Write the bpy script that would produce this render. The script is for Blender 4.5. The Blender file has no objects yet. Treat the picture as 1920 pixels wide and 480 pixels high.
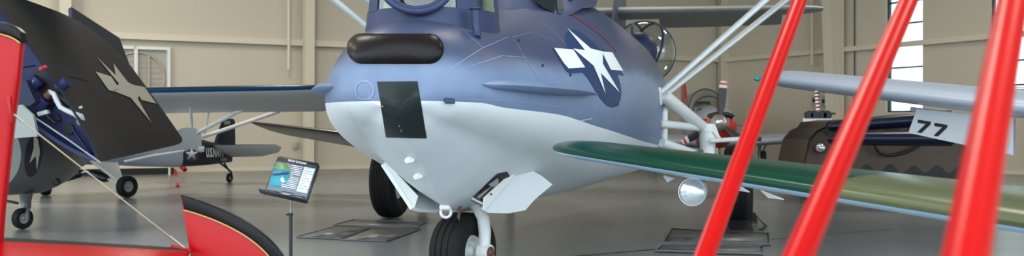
import bpy, bmesh, math, random
from mathutils import Vector, Matrix
from mathutils.bvhtree import BVHTree
random.seed(7)
SC = bpy.context.scene
COL = SC.collection
V = Vector
CAMH = 1.5
F = 1920.0
CAM = V((0, 0, CAMH))

# ------------------------------------------------------------------ coordinates
def at(x, y, Y):
    """place of a pixel of the 1920x480 frame at depth Y"""
    return V(((x - 960) / F * Y, Y, CAMH + (240 - y) / F * Y))
def on_floor(x, y, z=0.0):
    Y = F * (CAMH - z) / (y - 240)
    return at(x, y, Y)
def lin(c):
    c /= 255.0
    return c / 12.92 if c <= 0.04045 else ((c + 0.055) / 1.055) ** 2.4
def rgb(r, g, b):
    return (lin(r), lin(g), lin(b), 1)

# ------------------------------------------------------------------ materials
def mat(name, col, rough=0.5, metal=0.0, spec=0.5, noise=0.0, nscale=6.0, bump=0.0, coat=0.0, bscale=None):
    m = bpy.data.materials.new(name); m.use_nodes = True
    nt = m.node_tree; b = nt.nodes['Principled BSDF']
    b.inputs['Base Color'].default_value = col
    b.inputs['Roughness'].default_value = rough
    b.inputs['Metallic'].default_value = metal
    b.inputs['Specular IOR Level'].default_value = spec
    b.inputs['Coat Weight'].default_value = coat
    if noise or bump:
        tc = nt.nodes.new('ShaderNodeTexCoord')
        n = nt.nodes.new('ShaderNodeTexNoise'); n.inputs['Scale'].default_value = nscale
        n.inputs['Detail'].default_value = 6
        nt.links.new(tc.outputs['Object'], n.inputs['Vector'])
        if noise:
            mx = nt.nodes.new('ShaderNodeMix'); mx.data_type = 'RGBA'
            mx.inputs[6].default_value = tuple(c * (1 - noise) for c in col[:3]) + (1,)
            mx.inputs[7].default_value = tuple(min(1, c * (1 + noise)) for c in col[:3]) + (1,)
            nt.links.new(n.outputs['Fac'], mx.inputs[0])
            nt.links.new(mx.outputs[2], b.inputs['Base Color'])
        if bump:
            n2 = nt.nodes.new('ShaderNodeTexNoise'); n2.inputs['Scale'].default_value = bscale or nscale
            nt.links.new(tc.outputs['Object'], n2.inputs['Vector'])
            bp = nt.nodes.new('ShaderNodeBump'); bp.inputs['Strength'].default_value = bump
            bp.inputs['Distance'].default_value = 0.02
            nt.links.new(n2.outputs['Fac'], bp.inputs['Height'])
            nt.links.new(bp.outputs['Normal'], b.inputs['Normal'])
    return m
def glass(name, tint=(0.9, 0.95, 0.95, 1), refl=0.12, rough=0.02):
    m = bpy.data.materials.new(name); m.use_nodes = True
    nt = m.node_tree; nt.nodes.remove(nt.nodes['Principled BSDF'])
    out = nt.nodes['Material Output']
    t = nt.nodes.new('ShaderNodeBsdfTransparent'); t.inputs[0].default_value = tint
    g = nt.nodes.new('ShaderNodeBsdfGlossy'); g.inputs['Roughness'].default_value = rough
    lw = nt.nodes.new('ShaderNodeLayerWeight'); lw.inputs[0].default_value = 0.25
    mr = nt.nodes.new('ShaderNodeMapRange'); mr.inputs[3].default_value = refl; mr.inputs[4].default_value = 0.75
    nt.links.new(lw.outputs['Facing'], mr.inputs[0])
    pw = nt.nodes.new('ShaderNodeMath'); pw.operation = 'POWER'; pw.inputs[1].default_value = 2.0
    nt.links.new(lw.outputs['Facing'], pw.inputs[0]); nt.links.new(pw.outputs[0], mr.inputs[0])
    mx = nt.nodes.new('ShaderNodeMixShader')
    nt.links.new(mr.outputs[0], mx.inputs[0]); nt.links.new(t.outputs[0], mx.inputs[1]); nt.links.new(g.outputs[0], mx.inputs[2])
    nt.links.new(mx.outputs[0], out.inputs['Surface'])
    return m

def hull_paint():
    """dark sea blue upper surface fading into intermediate blue sides, sprayed edge"""
    m = mat('hull_blue', rgb(122, 140, 180), 0.42)
    nt = m.node_tree; b = nt.nodes['Principled BSDF']
    tc = nt.nodes.new('ShaderNodeTexCoord'); sp = nt.nodes.new('ShaderNodeSeparateXYZ')
    nt.links.new(tc.outputs['Object'], sp.inputs[0])
    n = nt.nodes.new('ShaderNodeTexNoise'); n.inputs['Scale'].default_value = 1.3; n.inputs['Detail'].default_value = 4
    nt.links.new(tc.outputs['Object'], n.inputs['Vector'])
    a = nt.nodes.new('ShaderNodeMath'); a.operation = 'MULTIPLY_ADD'; a.inputs[1].default_value = 0.22
    nt.links.new(n.outputs['Fac'], a.inputs[0]); nt.links.new(sp.outputs['Z'], a.inputs[2])
    # the edge climbs a little towards the stern
    a2 = nt.nodes.new('ShaderNodeMath'); a2.operation = 'MULTIPLY_ADD'; a2.inputs[1].default_value = -0.03
    nt.links.new(sp.outputs['Y'], a2.inputs[0]); nt.links.new(a.outputs[0], a2.inputs[2])
    cr = nt.nodes.new('ShaderNodeMapRange'); cr.interpolation_type = 'SMOOTHSTEP'
    cr.inputs[1].default_value = 2.19; cr.inputs[2].default_value = 2.36
    nt.links.new(a2.outputs[0], cr.inputs[0])
    n3 = nt.nodes.new('ShaderNodeTexNoise'); n3.inputs['Scale'].default_value = 5; n3.inputs['Detail'].default_value = 8
    nt.links.new(tc.outputs['Object'], n3.inputs['Vector'])
    c1 = nt.nodes.new('ShaderNodeMix'); c1.data_type = 'RGBA'
    c1.inputs[6].default_value = rgb(100, 117, 148); c1.inputs[7].default_value = rgb(118, 136, 166)
    nt.links.new(n3.outputs['Fac'], c1.inputs[0])
    c2 = nt.nodes.new('ShaderNodeMix'); c2.data_type = 'RGBA'
    c2.inputs[7].default_value = rgb(64, 72, 100)
    nt.links.new(cr.outputs[0], c2.inputs[0]); nt.links.new(c1.outputs[2], c2.inputs[6])
    nt.links.new(c2.outputs[2], b.inputs['Base Color'])
    return m
def camo_paint():
    m = mat('camo_paint', rgb(98, 76, 60), 0.6)
    nt = m.node_tree; b = nt.nodes['Principled BSDF']
    tc = nt.nodes.new('ShaderNodeTexCoord'); sp = nt.nodes.new('ShaderNodeSeparateXYZ')
    nt.links.new(tc.outputs['Object'], sp.inputs[0])
    w = nt.nodes.new('ShaderNodeMath'); w.operation = 'MULTIPLY'; w.inputs[1].default_value = 12.8
    nt.links.new(sp.outputs['X'], w.inputs[0])
    s = nt.nodes.new('ShaderNodeMath'); s.operation = 'SINE'; nt.links.new(w.outputs[0], s.inputs[0])
    n = nt.nodes.new('ShaderNodeTexNoise'); n.inputs['Scale'].default_value = 1.6
    nt.links.new(tc.outputs['Object'], n.inputs['Vector'])
    a = nt.nodes.new('ShaderNodeMath'); a.operation = 'MULTIPLY_ADD'; a.inputs[1].default_value = 0.075
    nt.links.new(s.outputs[0], a.inputs[0]); nt.links.new(sp.outputs['Z'], a.inputs[2])
    a2 = nt.nodes.new('ShaderNodeMath'); a2.operation = 'MULTIPLY_ADD'; a2.inputs[1].default_value = 0.14
    nt.links.new(n.outputs['Fac'], a2.inputs[0]); nt.links.new(a.outputs[0], a2.inputs[2])
    r = nt.nodes.new('ShaderNodeValToRGB'); r.color_ramp.interpolation = 'CONSTANT'
    e = r.color_ramp.elements
    e[0].position = 0; e[0].color = rgb(28, 22, 22)
    e[1].position = 0.36; e[1].color = rgb(78, 62, 50)
    e.new(0.70).color = rgb(36, 28, 26); e.new(0.78).color = rgb(66, 53, 44)
    d = nt.nodes.new('ShaderNodeMath'); d.operation = 'DIVIDE'; d.inputs[1].default_value = 2.0
    nt.links.new(a2.outputs[0], d.inputs[0]); nt.links.new(d.outputs[0], r.inputs[0])
    nt.links.new(r.outputs[0], b.inputs['Base Color'])
    return m
def mat_floor():
    m = mat('floor_epoxy', rgb(132, 132, 128), 0.24, spec=0.4)
    nt = m.node_tree; b = nt.nodes['Principled BSDF']
    tc = nt.nodes.new('ShaderNodeTexCoord')
    n = nt.nodes.new('ShaderNodeTexNoise'); n.inputs['Scale'].default_value = 0.35; n.inputs['Detail'].default_value = 7
    nt.links.new(tc.outputs['Object'], n.inputs['Vector'])
    mx = nt.nodes.new('ShaderNodeMix'); mx.data_type = 'RGBA'
    mx.inputs[6].default_value = rgb(141, 148, 153); mx.inputs[7].default_value = rgb(151, 158, 163)
    nt.links.new(n.outputs['Fac'], mx.inputs[0]); nt.links.new(mx.outputs[2], b.inputs['Base Color'])
    n2 = nt.nodes.new('ShaderNodeTexNoise'); n2.inputs['Scale'].default_value = 1.2
    nt.links.new(tc.outputs['Object'], n2.inputs['Vector'])
    mr = nt.nodes.new('ShaderNodeMapRange'); mr.inputs[3].default_value = 0.19; mr.inputs[4].default_value = 0.27
    nt.links.new(n2.outputs['Fac'], mr.inputs[0]); nt.links.new(mr.outputs[0], b.inputs['Roughness'])
    return m
def mat_mat():
    m = mat('drip_mat', rgb(112, 110, 108), 0.4)
    nt = m.node_tree; b = nt.nodes['Principled BSDF']
    tc = nt.nodes.new('ShaderNodeTexCoord')
    n = nt.nodes.new('ShaderNodeTexNoise'); n.inputs['Scale'].default_value = 3.2; n.inputs['Detail'].default_value = 5
    nt.links.new(tc.outputs['Object'], n.inputs['Vector'])
    r = nt.nodes.new('ShaderNodeValToRGB'); e = r.color_ramp.elements
    e[0].position = 0.36; e[0].color = rgb(48, 46, 46); e[1].position = 0.46; e[1].color = rgb(104, 102, 100)
    nt.links.new(n.outputs['Fac'], r.inputs[0]); nt.links.new(r.outputs[0], b.inputs['Base Color'])
    return m

M = {}
M['floor'] = mat_floor()
M['wall'] = mat('wall_paint', rgb(200, 190, 172), 0.7, noise=0.03, nscale=0.6)
M['wall_r'] = mat('wall_paint_right', rgb(200, 190, 172), 0.7, noise=0.03, nscale=0.6)
M['steel'] = mat('cream_steel', rgb(214, 204, 184), 0.55)
M['ceil'] = mat('ceiling_paint', rgb(200, 192, 176), 0.8)
M['black'] = mat('black_paint', rgb(22, 22, 24), 0.45)
M['blackgloss'] = mat('black_gloss', rgb(14, 11, 13), 0.32, spec=.22)
M['rubber'] = mat('tire_rubber', rgb(30, 29, 30), 0.7, spec=.2, noise=0.25, nscale=9)
M['hullblue'] = hull_paint()
M['hullwhite'] = mat('hull_white', rgb(226, 230, 233), 0.4, noise=0.04, nscale=2.5)
M['seam'] = mat('seam_paint', rgb(134, 148, 176), 0.45)
M['seamwhite'] = mat('seam_white', rgb(228, 230, 232), 0.4)
M['insblue'] = mat('insignia_blue', rgb(36, 58, 96), 0.5, spec=.2)
M['white'] = mat('white_paint', rgb(224, 226, 224), 0.4, noise=0.05, nscale=8)
M['inswhite'] = mat('insignia_white', rgb(226, 230, 232), 0.45)
M['navy'] = mat('navy_paint', rgb(34, 40, 66), 0.45, spec=.3)
M['turret'] = mat('turret_blue', rgb(50, 58, 90), 0.45, spec=.3)
M['rub'] = mat('bumper_black', rgb(24, 17, 18), 0.34, spec=.2, noise=0.2, nscale=3)
M['pane'] = mat('dark_pane', rgb(34, 42, 42), 0.12, spec=0.22)
M['glass'] = glass('clear_glass')
M['plexi'] = glass('plexiglass', (0.86, 0.9, 0.9, 1), 0.16, 0.04)
M['smoke'] = glass('smoked_glass', (.42, .40, .36, 1), .06, .05)
M['redline'] = mat('red_line', rgb(128, 46, 56), 0.5)
M['interior'] = mat('interior_green', rgb(150, 156, 120), 0.6, noise=0.3, nscale=8)
M['steelgrey'] = mat('bare_steel', rgb(150, 150, 150), 0.35, 0.8)
M['chrome'] = mat('chrome', rgb(215, 215, 215), 0.2, 0.7)
M['redpaint'] = mat('gloss_red', rgb(166, 0, 8), 0.25, spec=.3)
M['redstrut'] = mat('strut_red', rgb(176, 0, 4), 0.3, spec=.22)
M['gold'] = mat('gold_pinstripe', rgb(190, 150, 90), 0.4)
M['wire'] = mat('wire_steel', rgb(176, 160, 140), 0.35, 0.6)
M['seablue'] = mat('dark_sea_grey', rgb(56, 54, 54), 0.7, spec=.15, noise=0.12, nscale=2)
M['bay'] = mat('fold_bay_blue', rgb(38, 46, 88), 0.5, spec=.3)
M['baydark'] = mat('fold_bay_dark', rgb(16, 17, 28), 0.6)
M['insoff'] = mat('faded_white', rgb(212, 204, 186), 0.6)
M['fusegrey'] = mat('fuselage_grey', rgb(104, 106, 104), 0.4, noise=0.1, nscale=2)
M['palegrey'] = mat('pale_grey', rgb(150, 154, 150), 0.45)
M['hose'] = mat('hose_white', rgb(205, 205, 205), 0.35)
M['copper'] = mat('copper_brown', rgb(96, 62, 50), 0.5)
M['wingdope'] = mat('fabric_grey', rgb(214, 218, 220), 0.5, noise=0.05, nscale=2)
M['wingnavy'] = mat('gloss_navy', rgb(20, 28, 50), 0.3, spec=.3)
M['wingblue'] = mat('edge_blue', rgb(24, 70, 108), 0.3, spec=.3)
M['bellyblue'] = mat('belly_grey_blue', rgb(168, 182, 204), 0.4)
M['brownwing'] = mat('brown_gloss', rgb(64, 56, 50), 0.3, coat=0.4)
M['green'] = mat('gloss_green', rgb(2, 58, 42), 0.24, spec=.25, noise=0.1, nscale=3)
M['olive'] = mat('gloss_olive', rgb(88, 92, 64), 0.26, spec=.25, noise=0.08, nscale=3)
M['skyblue'] = mat('underside_blue', rgb(168, 202, 226), 0.3, coat=0.2)
M['silver'] = mat('silver_paint', rgb(172, 178, 190), 0.34, 0.15)
M['sky77'] = mat('flap_white', rgb(206, 210, 216), 0.4)
M['lamp'] = mat('lamp_glass', rgb(225, 228, 228), 0.15, 0.7, noise=0.25, nscale=14)
M['camo'] = camo_paint()
M['trainred'] = mat('trainer_red', rgb(196, 52, 34), 0.35, coat=0.3)
M['blade'] = mat('blade_grey', rgb(52, 52, 58), 0.4)
M['mat'] = mat_mat()
M['matedge'] = mat('mat_edge', rgb(96, 98, 100), 0.4, 0.4)
M['teal'] = mat('sea_teal', rgb(34, 140, 160), 0.4)
M['blue'] = mat('photo_blue', rgb(50, 110, 180), 0.4)
M['photogreen'] = mat('photo_green', rgb(96, 140, 84), 0.4, noise=0.4, nscale=60)
M['signgrey'] = mat('sign_grey', rgb(110, 116, 128), 0.4)
M['signpale'] = mat('sign_pale', rgb(216, 222, 226), 0.4)
M['ribbon'] = mat('ribbon_red', rgb(176, 28, 36), 0.5)
M['frame'] = mat('window_frame_dark', rgb(34, 52, 58), 0.4)
M['louver'] = mat('louver_grey', rgb(172, 166, 154), 0.6)
M['text'] = mat('text_black', rgb(24, 24, 26), 0.5)
M['grass'] = mat('grass', rgb(96, 120, 60), 0.9)
M['greenlens'] = mat('green_lens', rgb(30, 130, 120), 0.1)
M['tape'] = mat('tape_red', rgb(150, 60, 54), 0.5)

# ------------------------------------------------------------------ mesh builder
ROOT = {}
class MB:
    def __init__(self): self.v = []; self.f = []; self.mi = []
    def add(self, vs, fs, mi=0):
        o = len(self.v); self.v += [V(p) for p in vs]
        for i, f in enumerate(fs):
            self.f.append([o + k for k in f]); self.mi.append(mi[i] if isinstance(mi, (list, tuple)) else mi)
        return self
    def box(self, c, ax, ay, az, mi=0):
        """centre and three half vectors"""
        c, ax, ay, az = V(c), V(ax), V(ay), V(az)
        vs = [c + sx * ax + sy * ay + sz * az for sz in (-1, 1) for sy in (-1, 1) for sx in (-1, 1)]
        return self.add(vs, [(0, 2, 3, 1), (4, 5, 7, 6), (0, 1, 5, 4), (2, 6, 7, 3), (0, 4, 6, 2), (1, 3, 7, 5)], mi)
    def bev(self, c, ax, ay, az, r, mi=0, seg=2):
        bm = bmesh.new(); bmesh.ops.create_cube(bm, size=2)
        c, ax, ay, az = V(c), V(ax), V(ay), V(az)
        lx, ly, lz = ax.length, ay.length, az.length
        for q in bm.verts: q.co = V((q.co.x * lx, q.co.y * ly, q.co.z * lz))
        bmesh.ops.bevel(bm, geom=bm.edges[:], offset=min(r, .45 * 2 * min(lx, ly, lz)), segments=seg, affect='EDGES', profile=.5)
        X, Y, Z = ax.normalized(), ay.normalized(), az.normalized()
        bm.verts.index_update()
        self.add([c + X * q.co.x + Y * q.co.y + Z * q.co.z for q in bm.verts], [[q.index for q in f.verts] for f in bm.faces], mi)
        bm.free(); return self
    def tube(self, pts, r, seg=12, mi=0, flat=1.0, cap=True):
        pts = [V(p) for p in pts]; n = len(pts)
        rs = r if isinstance(r, (list, tuple)) else [r] * n
        rings = []; prev = None
        for i, p in enumerate(pts):
            t = (pts[min(i + 1, n - 1)] - pts[max(i - 1, 0)]).normalized()
            if prev is None:
                a = t.cross(V((0, 0, 1)))
                if a.length < .05: a = t.cross(V((1, 0, 0)))
            else: a = prev - t * prev.dot(t)
            a.normalize(); prev = a; b = t.cross(a)
            rings.append([p + (a * math.cos(2 * math.pi * k / seg) + b * flat * math.sin(2 * math.pi * k / seg)) * rs[i] for k in range(seg)])
        vs = [q for rg in rings for q in rg]; fs = []
        for i in range(n - 1):
            for k in range(seg):
                k2 = (k + 1) % seg
                fs.append((i * seg + k, i * seg + k2, (i + 1) * seg + k2, (i + 1) * seg + k))
        if cap: fs += [tuple(range(seg))[::-1], tuple((n - 1) * seg + k for k in range(seg))]
        return self.add(vs, fs, mi)
    def lathe(self, c, axis, prof, seg=32, mi=0, sx=1.0, ref=None):
        """prof: list of (along, radius); mi int or a list for each band"""
        c = V(c); ax = V(axis).normalized()
        a = V(ref) if ref else ax.cross(V((0, 0, 1)))
        if a.length < .05: a = ax.cross(V((1, 0, 0)))
        a = (a - ax * a.dot(ax)).normalized(); b = ax.cross(a)
        vs = []; fs = []; ms = []
        for (h, r) in prof:
            for k in range(seg):
                t = 2 * math.pi * k / seg
                vs.append(c + ax * h + (a * math.cos(t) * sx + b * math.sin(t)) * max(r, 1e-4))
        for i in range(len(prof) - 1):
            for k in range(seg):
                k2 = (k + 1) % seg
                fs.append((i * seg + k, i * seg + k2, (i + 1) * seg + k2, (i + 1) * seg + k))
                ms.append(mi[i] if isinstance(mi, (list, tuple)) else mi)
        return self.add(vs, fs, ms)
    def prism(self, poly, ext, mi=0, side=None):
        poly = [V(p) for p in poly]; n = len(poly); ext = V(ext)
        vs = poly + [p + ext for p in poly]
        fs = [tuple(range(n))[::-1], tuple(range(n, 2 * n))] + [(i, (i + 1) % n, n + (i + 1) % n, n + i) for i in range(n)]
        return self.add(vs, fs, [mi, mi] + [mi if side is None else side] * n)
    def loft(self, secs, mi=None, closed=True, cap=True):
        n = len(secs[0]); vs = [V(p) for s in secs for p in s]; fs = []; ms = []
        for i in range(len(secs) - 1):
            for k in range(n if closed else n - 1):
                k2 = (k + 1) % n
                fs.append((i * n + k, i * n + k2, (i + 1) * n + k2, (i + 1) * n + k))
                ms.append(mi(i, k) if mi else 0)
        if cap:
            fs += [tuple(range(n))[::-1], tuple((len(secs) - 1) * n + k for k in range(n))]
            ms += [mi(0, 0) if mi else 0, mi(len(secs) - 2, 0) if mi else 0]
        return self.add(vs, fs, ms)
    def sphere(self, c, r, seg=24, rng=12, mi=0, scale=(1, 1, 1)):
        c = V(c); vs = []; fs = []
        for i in range(rng + 1):
            ph = math.pi * i / rng
            for k in range(seg):
                t = 2 * math.pi * k / seg
                vs.append(c + V((r * scale[0] * math.sin(ph) * math.cos(t), r * scale[1] * math.sin(ph) * math.sin(t), r * scale[2] * math.cos(ph))))
        for i in range(rng):
            for k in range(seg):
                k2 = (k + 1) % seg; fs.append((i * seg + k, i * seg + k2, (i + 1) * seg + k2, (i + 1) * seg + k))
        return self.add(vs, fs, mi)
    def torus(self, c, axis, R, r, seg=40, s2=12, mi=0, ref=None, arc=1.0, sx=1.0):
        c = V(c); ax = V(axis).normalized(); a = V(ref) if ref else ax.cross(V((0, 0, 1)))
        a = (a - ax * a.dot(ax)).normalized(); b = ax.cross(a); pts = []
        n = seg if arc >= 1 else seg + 1
        vs = []; fs = []
        for i in range(n):
            t = 2 * math.pi * arc * i / seg; d = a * math.cos(t) * sx + b * math.sin(t)
            for k in range(s2):
                u = 2 * math.pi * k / s2
                vs.append(c + d * (R + r * math.cos(u)) + ax * r * math.sin(u))
        for i in range(n if arc >= 1 else n - 1):
            i2 = (i + 1) % n
            for k in range(s2):
                k2 = (k + 1) % s2; fs.append((i * s2 + k, i2 * s2 + k, i2 * s2 + k2, i * s2 + k2))
        return self.add(vs, fs, mi)
    def build(self, name, mats, parent=None, smooth=35, loc=None):
        me = bpy.data.meshes.new(name)
        if parent is not None: inv = ROOT[parent.name].inverted()
        else:
            if loc is None:
                mn = [min(p[i] for p in self.v) for i in range(3)]; mxx = [max(p[i] for p in self.v) for i in range(3)]
                loc = V(((mn[0] + mxx[0]) / 2, (mn[1] + mxx[1]) / 2, mn[2]))
            inv = Matrix.Translation(loc).inverted()
        me.from_pydata([inv @ p for p in self.v], [], self.f)
        for m in (mats if isinstance(mats, (list, tuple)) else [mats]): me.materials.append(m)
        for p, i in zip(me.polygons, self.mi): p.material_index = i
        bm = bmesh.new(); bm.from_mesh(me)
        bmesh.ops.recalc_face_normals(bm, faces=bm.faces[:]); bm.to_mesh(me); bm.free()
        me.shade_smooth()
        if smooth is not None: me.set_sharp_from_angle(angle=math.radians(smooth))
        o = bpy.data.objects.new(name, me); COL.objects.link(o)
        if parent is not None:
            o.parent = parent; ROOT[o.name] = ROOT[parent.name]
        else:
            o.location = loc; ROOT[o.name] = Matrix.Translation(loc)
        return o
def tag(o, label=None, cat=None, group=None, kind=None):
    if label: o['label'] = label
    if cat: o['category'] = cat
    if group: o['group'] = group
    if kind: o['kind'] = kind
    return o
def thing(name, loc, label, cat, group=None):
    o = bpy.data.objects.new(name, None); COL.objects.link(o); o.location = loc
    o.empty_display_size = .2
    ROOT[o.name] = Matrix.Translation(V(loc)); tag(o, label, cat, group); return o
def struct(name, mb, mats, parent=None, smooth=35):
    o = mb.build(name, mats, parent, smooth)
    if parent is None: o['kind'] = 'structure'
    return o
def text_mesh(name, txt, m, org, right, up, height, parent, bold=0.0, depth=0.004, align='LEFT', width=None):
    cu = bpy.data.curves.new(name, 'FONT'); cu.body = txt; cu.align_x = align; cu.extrude = 0; cu.offset = bold
    tmp = bpy.data.objects.new(name + '_tmp', cu); COL.objects.link(tmp)
    dg = bpy.context.evaluated_depsgraph_get(); me0 = bpy.data.meshes.new_from_object(tmp.evaluated_get(dg))
    bpy.data.objects.remove(tmp); bpy.data.curves.remove(cu)
    xs = [v.co.x for v in me0.vertices]; ys = [v.co.y for v in me0.vertices]
    k = height / (max(ys) - min(ys)); kx = k if width is None else width / (max(xs) - min(xs))
    r, u = V(right).normalized(), V(up).normalized(); nn = r.cross(u).normalized()
    x0 = min(xs) if align == 'LEFT' else (min(xs) + max(xs)) / 2
    mb = MB(); n = len(me0.vertices)
    mb.add([V(org) + r * (v.co.x - x0) * kx + u * (v.co.y - min(ys)) * k + nn * depth for v in me0.vertices], [list(p.vertices) for p in me0.polygons])
    bpy.data.meshes.remove(me0)
    return mb.build(name, m, parent, None)

# ------------------------------------------------------------------ drape a traced outline onto a real surface
def ray(bvh, x, y):
    d = at(x, y, 1.0) - CAM; d.normalize()
    loc, nor, idx, dist = bvh.ray_cast(CAM, d, 200)
    if loc is None: return None, None
    if nor.dot(d) > 0: nor = -nor
    return loc, nor
def drape(bvh, poly, step=6, off=.004, height=None, mb=None, mi=0):
    bm = bmesh.new()
    vs = [bm.verts.new((p[0], p[1], 0)) for p in poly]; bm.faces.new(vs).normal_update()
    bmesh.ops.triangulate(bm, faces=bm.faces[:])
    xs = [p[0] for p in poly]; ys = [p[1] for p in poly]
    x = math.floor(min(xs) / step) * step + step + .013
    while x < max(xs):
        bmesh.ops.bisect_plane(bm, geom=bm.verts[:] + bm.edges[:] + bm.faces[:], plane_co=(x, 0, 0), plane_no=(1, 0, 0)); x += step
    y = math.floor(min(ys) / step) * step + step + .013
    while y < max(ys):
        bmesh.ops.bisect_plane(bm, geom=bm.verts[:] + bm.edges[:] + bm.faces[:], plane_co=(0, y, 0), plane_no=(0, 1, 0)); y += step
    bm.verts.index_update(); out = []; ok = True; last = None
    for q in bm.verts:
        l, n = ray(bvh, q.co.x, q.co.y)
        out.append(None if l is None else l + n * (off + (height(q.co.x, q.co.y) if height else 0)))
    mb = mb or MB(); idx = {}; vv = []
    for i, p in enumerate(out):
        if p is not None: idx[i] = len(vv); vv.append(p)
    fs = [[idx[q.index] for q in f.verts] for f in bm.faces if all(q.index in idx for q in f.verts)]
    bm.free(); mb.add(vv, fs, mi); return mb
def drape_line(bvh, pts, w, off=.004, mb=None, step=5):
    """thin ribbon of real width w along a polyline lying on the surface"""
    P = []
    for a, b in zip(pts[:-1], pts[1:]):
        n = max(1, int(math.hypot(b[0] - a[0], b[1] - a[1]) / step))
        for i in range(n): P.append((a[0] + (b[0] - a[0]) * i / n, a[1] + (b[1] - a[1]) * i / n))
    P.append(pts[-1]); L = []
    for p in P:
        l, n = ray(bvh, *p)
        if l is not None: L.append((l, n))
    mb = mb or MB()
    vs = []; 
    for i, (l, n) in enumerate(L):
        t = (L[min(i + 1, len(L) - 1)][0] - L[max(i - 1, 0)][0])
        sd = t.cross(n).normalized() * w * .5
        vs += [l + n * off - sd, l + n * off + sd]
    fs = [(2 * i, 2 * i + 1, 2 * i + 3, 2 * i + 2) for i in range(len(L) - 1) if (L[i + 1][0] - L[i][0]).length < .5]
    mb.add(vs, fs); return mb
def ellipse(cx, cy, rx, ry, ang=0, n=40, p=2.0):
    o = []
    for k in range(n):
        t = 2 * math.pi * k / n; c, s = math.cos(t), math.sin(t)
        x = rx * math.copysign(abs(c) ** (2 / p), c); y = ry * math.copysign(abs(s) ** (2 / p), s)
        a = math.radians(ang); o.append((cx + x * math.cos(a) - y * math.sin(a), cy + x * math.sin(a) + y * math.cos(a)))
    return o

# ------------------------------------------------------------------ wings
def airfoil(n=14, t=.12, camber=.02):
    """closed outline, x along the chord: lower from tail to nose, then upper back to the tail"""
    def yt(x): return 5 * t * (.2969 * math.sqrt(x) - .126 * x - .3516 * x * x + .2843 * x ** 3 - .1036 * x ** 4)
    xs = [(1 - math.cos(math.pi * i / n)) / 2 for i in range(n + 1)]
    cm = lambda x: camber * 4 * x * (1 - x)
    low = [(x, cm(x) - yt(x)) for x in reversed(xs)]; up = [(x, cm(x) + yt(x)) for x in xs[1:-1]]
    return low + up + [(1.0, cm(1) + .003)]
def wing(mb, stations, mi=None, t=.12, camber=.02, n=14):
    """stations: (leading edge point, chord vector, up vector, thickness scale)"""
    af = airfoil(n, t, camber); secs = []
    for le, ch, up, k in stations:
        le, ch, up = V(le), V(ch), V(up).normalized(); c = ch.length
        secs.append([le + ch * x + up * (y * c * k) for x, y in af])
    return mb.loft(secs, mi), secs
def wheel(parent, c, axis, R, W, name='wheel', hubmat=None, groove=4, hubr=.5, seg=40, label=None):
    """tyre + hub under a wheel part; axis points outward"""
    tb = MB(); prof = []; h = W / 2; 
    pr = [(-h * .55, R * hubr), (-h * .9, R * (hubr + .12)), (-h, R * .78), (-h * .93, R * .9), (-h * .75, R * .965)]
    gl = []
    for g in range(groove):
        x0 = -h * .6 + (h * 1.2) * (g + .5) / groove
        gl += [(x0 - h * .045, R * (1 - .02 * abs(x0 / h) ** 2)), (x0 - h * .03, R * .972), (x0 + h * .03, R * .972), (x0 + h * .045, R * (1 - .02 * abs(x0 / h) ** 2))]
    prof = pr + gl + [(-a, b) for a, b in reversed(pr)]
    tb.lathe(c, axis, prof, seg)
    w = tb.build(name, M['rubber'], parent, 40)
    hb = MB(); k = R * hubr * 1.04
    hp = [(-h * .6, .0), (-h * .6, k * .95), (-h * .5, k), (h * .5, k), (h * .62, k * .95), (h * .62, k * .8), (h * .35, k * .66), (h * .3, k * .4), (h * .6, k * .32), (h * .72, k * .2), (h * .72, 0)]
    hb.lathe(c, axis, hp, 28); hb.build('wheel_hub', hubmat or M['white'], w, 40)
    return w

# ================================================================== THE HANGAR
LW = V((.880, .474, 0)).normalized(); CORNER = V((9.46, 46.0, 0))
RW = V((.474, -.880, 0)).normalized()
LN = V((LW.y, -LW.x, 0))            # into the room from the left wall
RN = V((RW.y, -RW.x, 0)); RN = RN if RN.x < 0 else -RN
HT = 11.0
def lw(t, d=0, z=0): return CORNER - LW * t + LN * d + V((0, 0, z))     # t metres left of the corner
def rw(t, d=0, z=0): return CORNER + RW * t + RN * d + V((0, 0, z))     # t metres right of the corner
def lwpx(x):
    k = (x - 960) / F; return (CORNER.x - k * CORNER.y) / (LW.x - k * LW.y)
def rwpx(x):
    k = (x - 960) / F; return (k * CORNER.y - CORNER.x) / (RW.x - k * RW.y)
FAR_L = 48.0; FAR_R = 42.0
fl = MB(); cz = [lw(FAR_L + .3), CORNER + LW * .3 - RW * .3, rw(FAR_R + .3)]
fl.prism([lw(FAR_L, 0), CORNER, rw(FAR_R, 0), rw(FAR_R, 0) + V((0, -40, 0)), lw(FAR_L, 0) + V((0, -45, 0))], (0, 0, -.2))
struct('floor', fl, M['floor'], smooth=None)
jt = MB()
for a, b in (((1095, 479), (1660, 431)), ((1660, 431), (1646, 404)), ((1430, 449), (1655, 432))):
    pass
p, q = on_floor(1060, 482), on_floor(1668, 430)
dd = (q - p).normalized(); nn = V((-dd.y, dd.x, 0)) * .018
jt.box((p + q) / 2 + V((0, 0, .002)), (q - p) / 2, nn, (0, 0, .002))
q2 = on_floor(1642, 404); 
struct('trim_1', jt, M['black'])
c = MB(); c.prism([lw(FAR_L, -.3), CORNER - LN * .3 - RN * .3, rw(FAR_R, -.3), rw(FAR_R, 0) + V((0, -10, 0)), lw(FAR_L, 0) + V((0, -18, 0))][::1], (0, 0, .3))
c.v = [p + V((0, 0, HT)) for p in c.v]
struct('ceiling', c, M['ceil'], smooth=None)
w = MB(); w.box(lw(FAR_L / 2 - .15, -.15, HT / 2), LW * (FAR_L / 2 + .15), LN * .15, (0, 0, HT / 2)); struct('wall_left', w, M['wall'])
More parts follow.
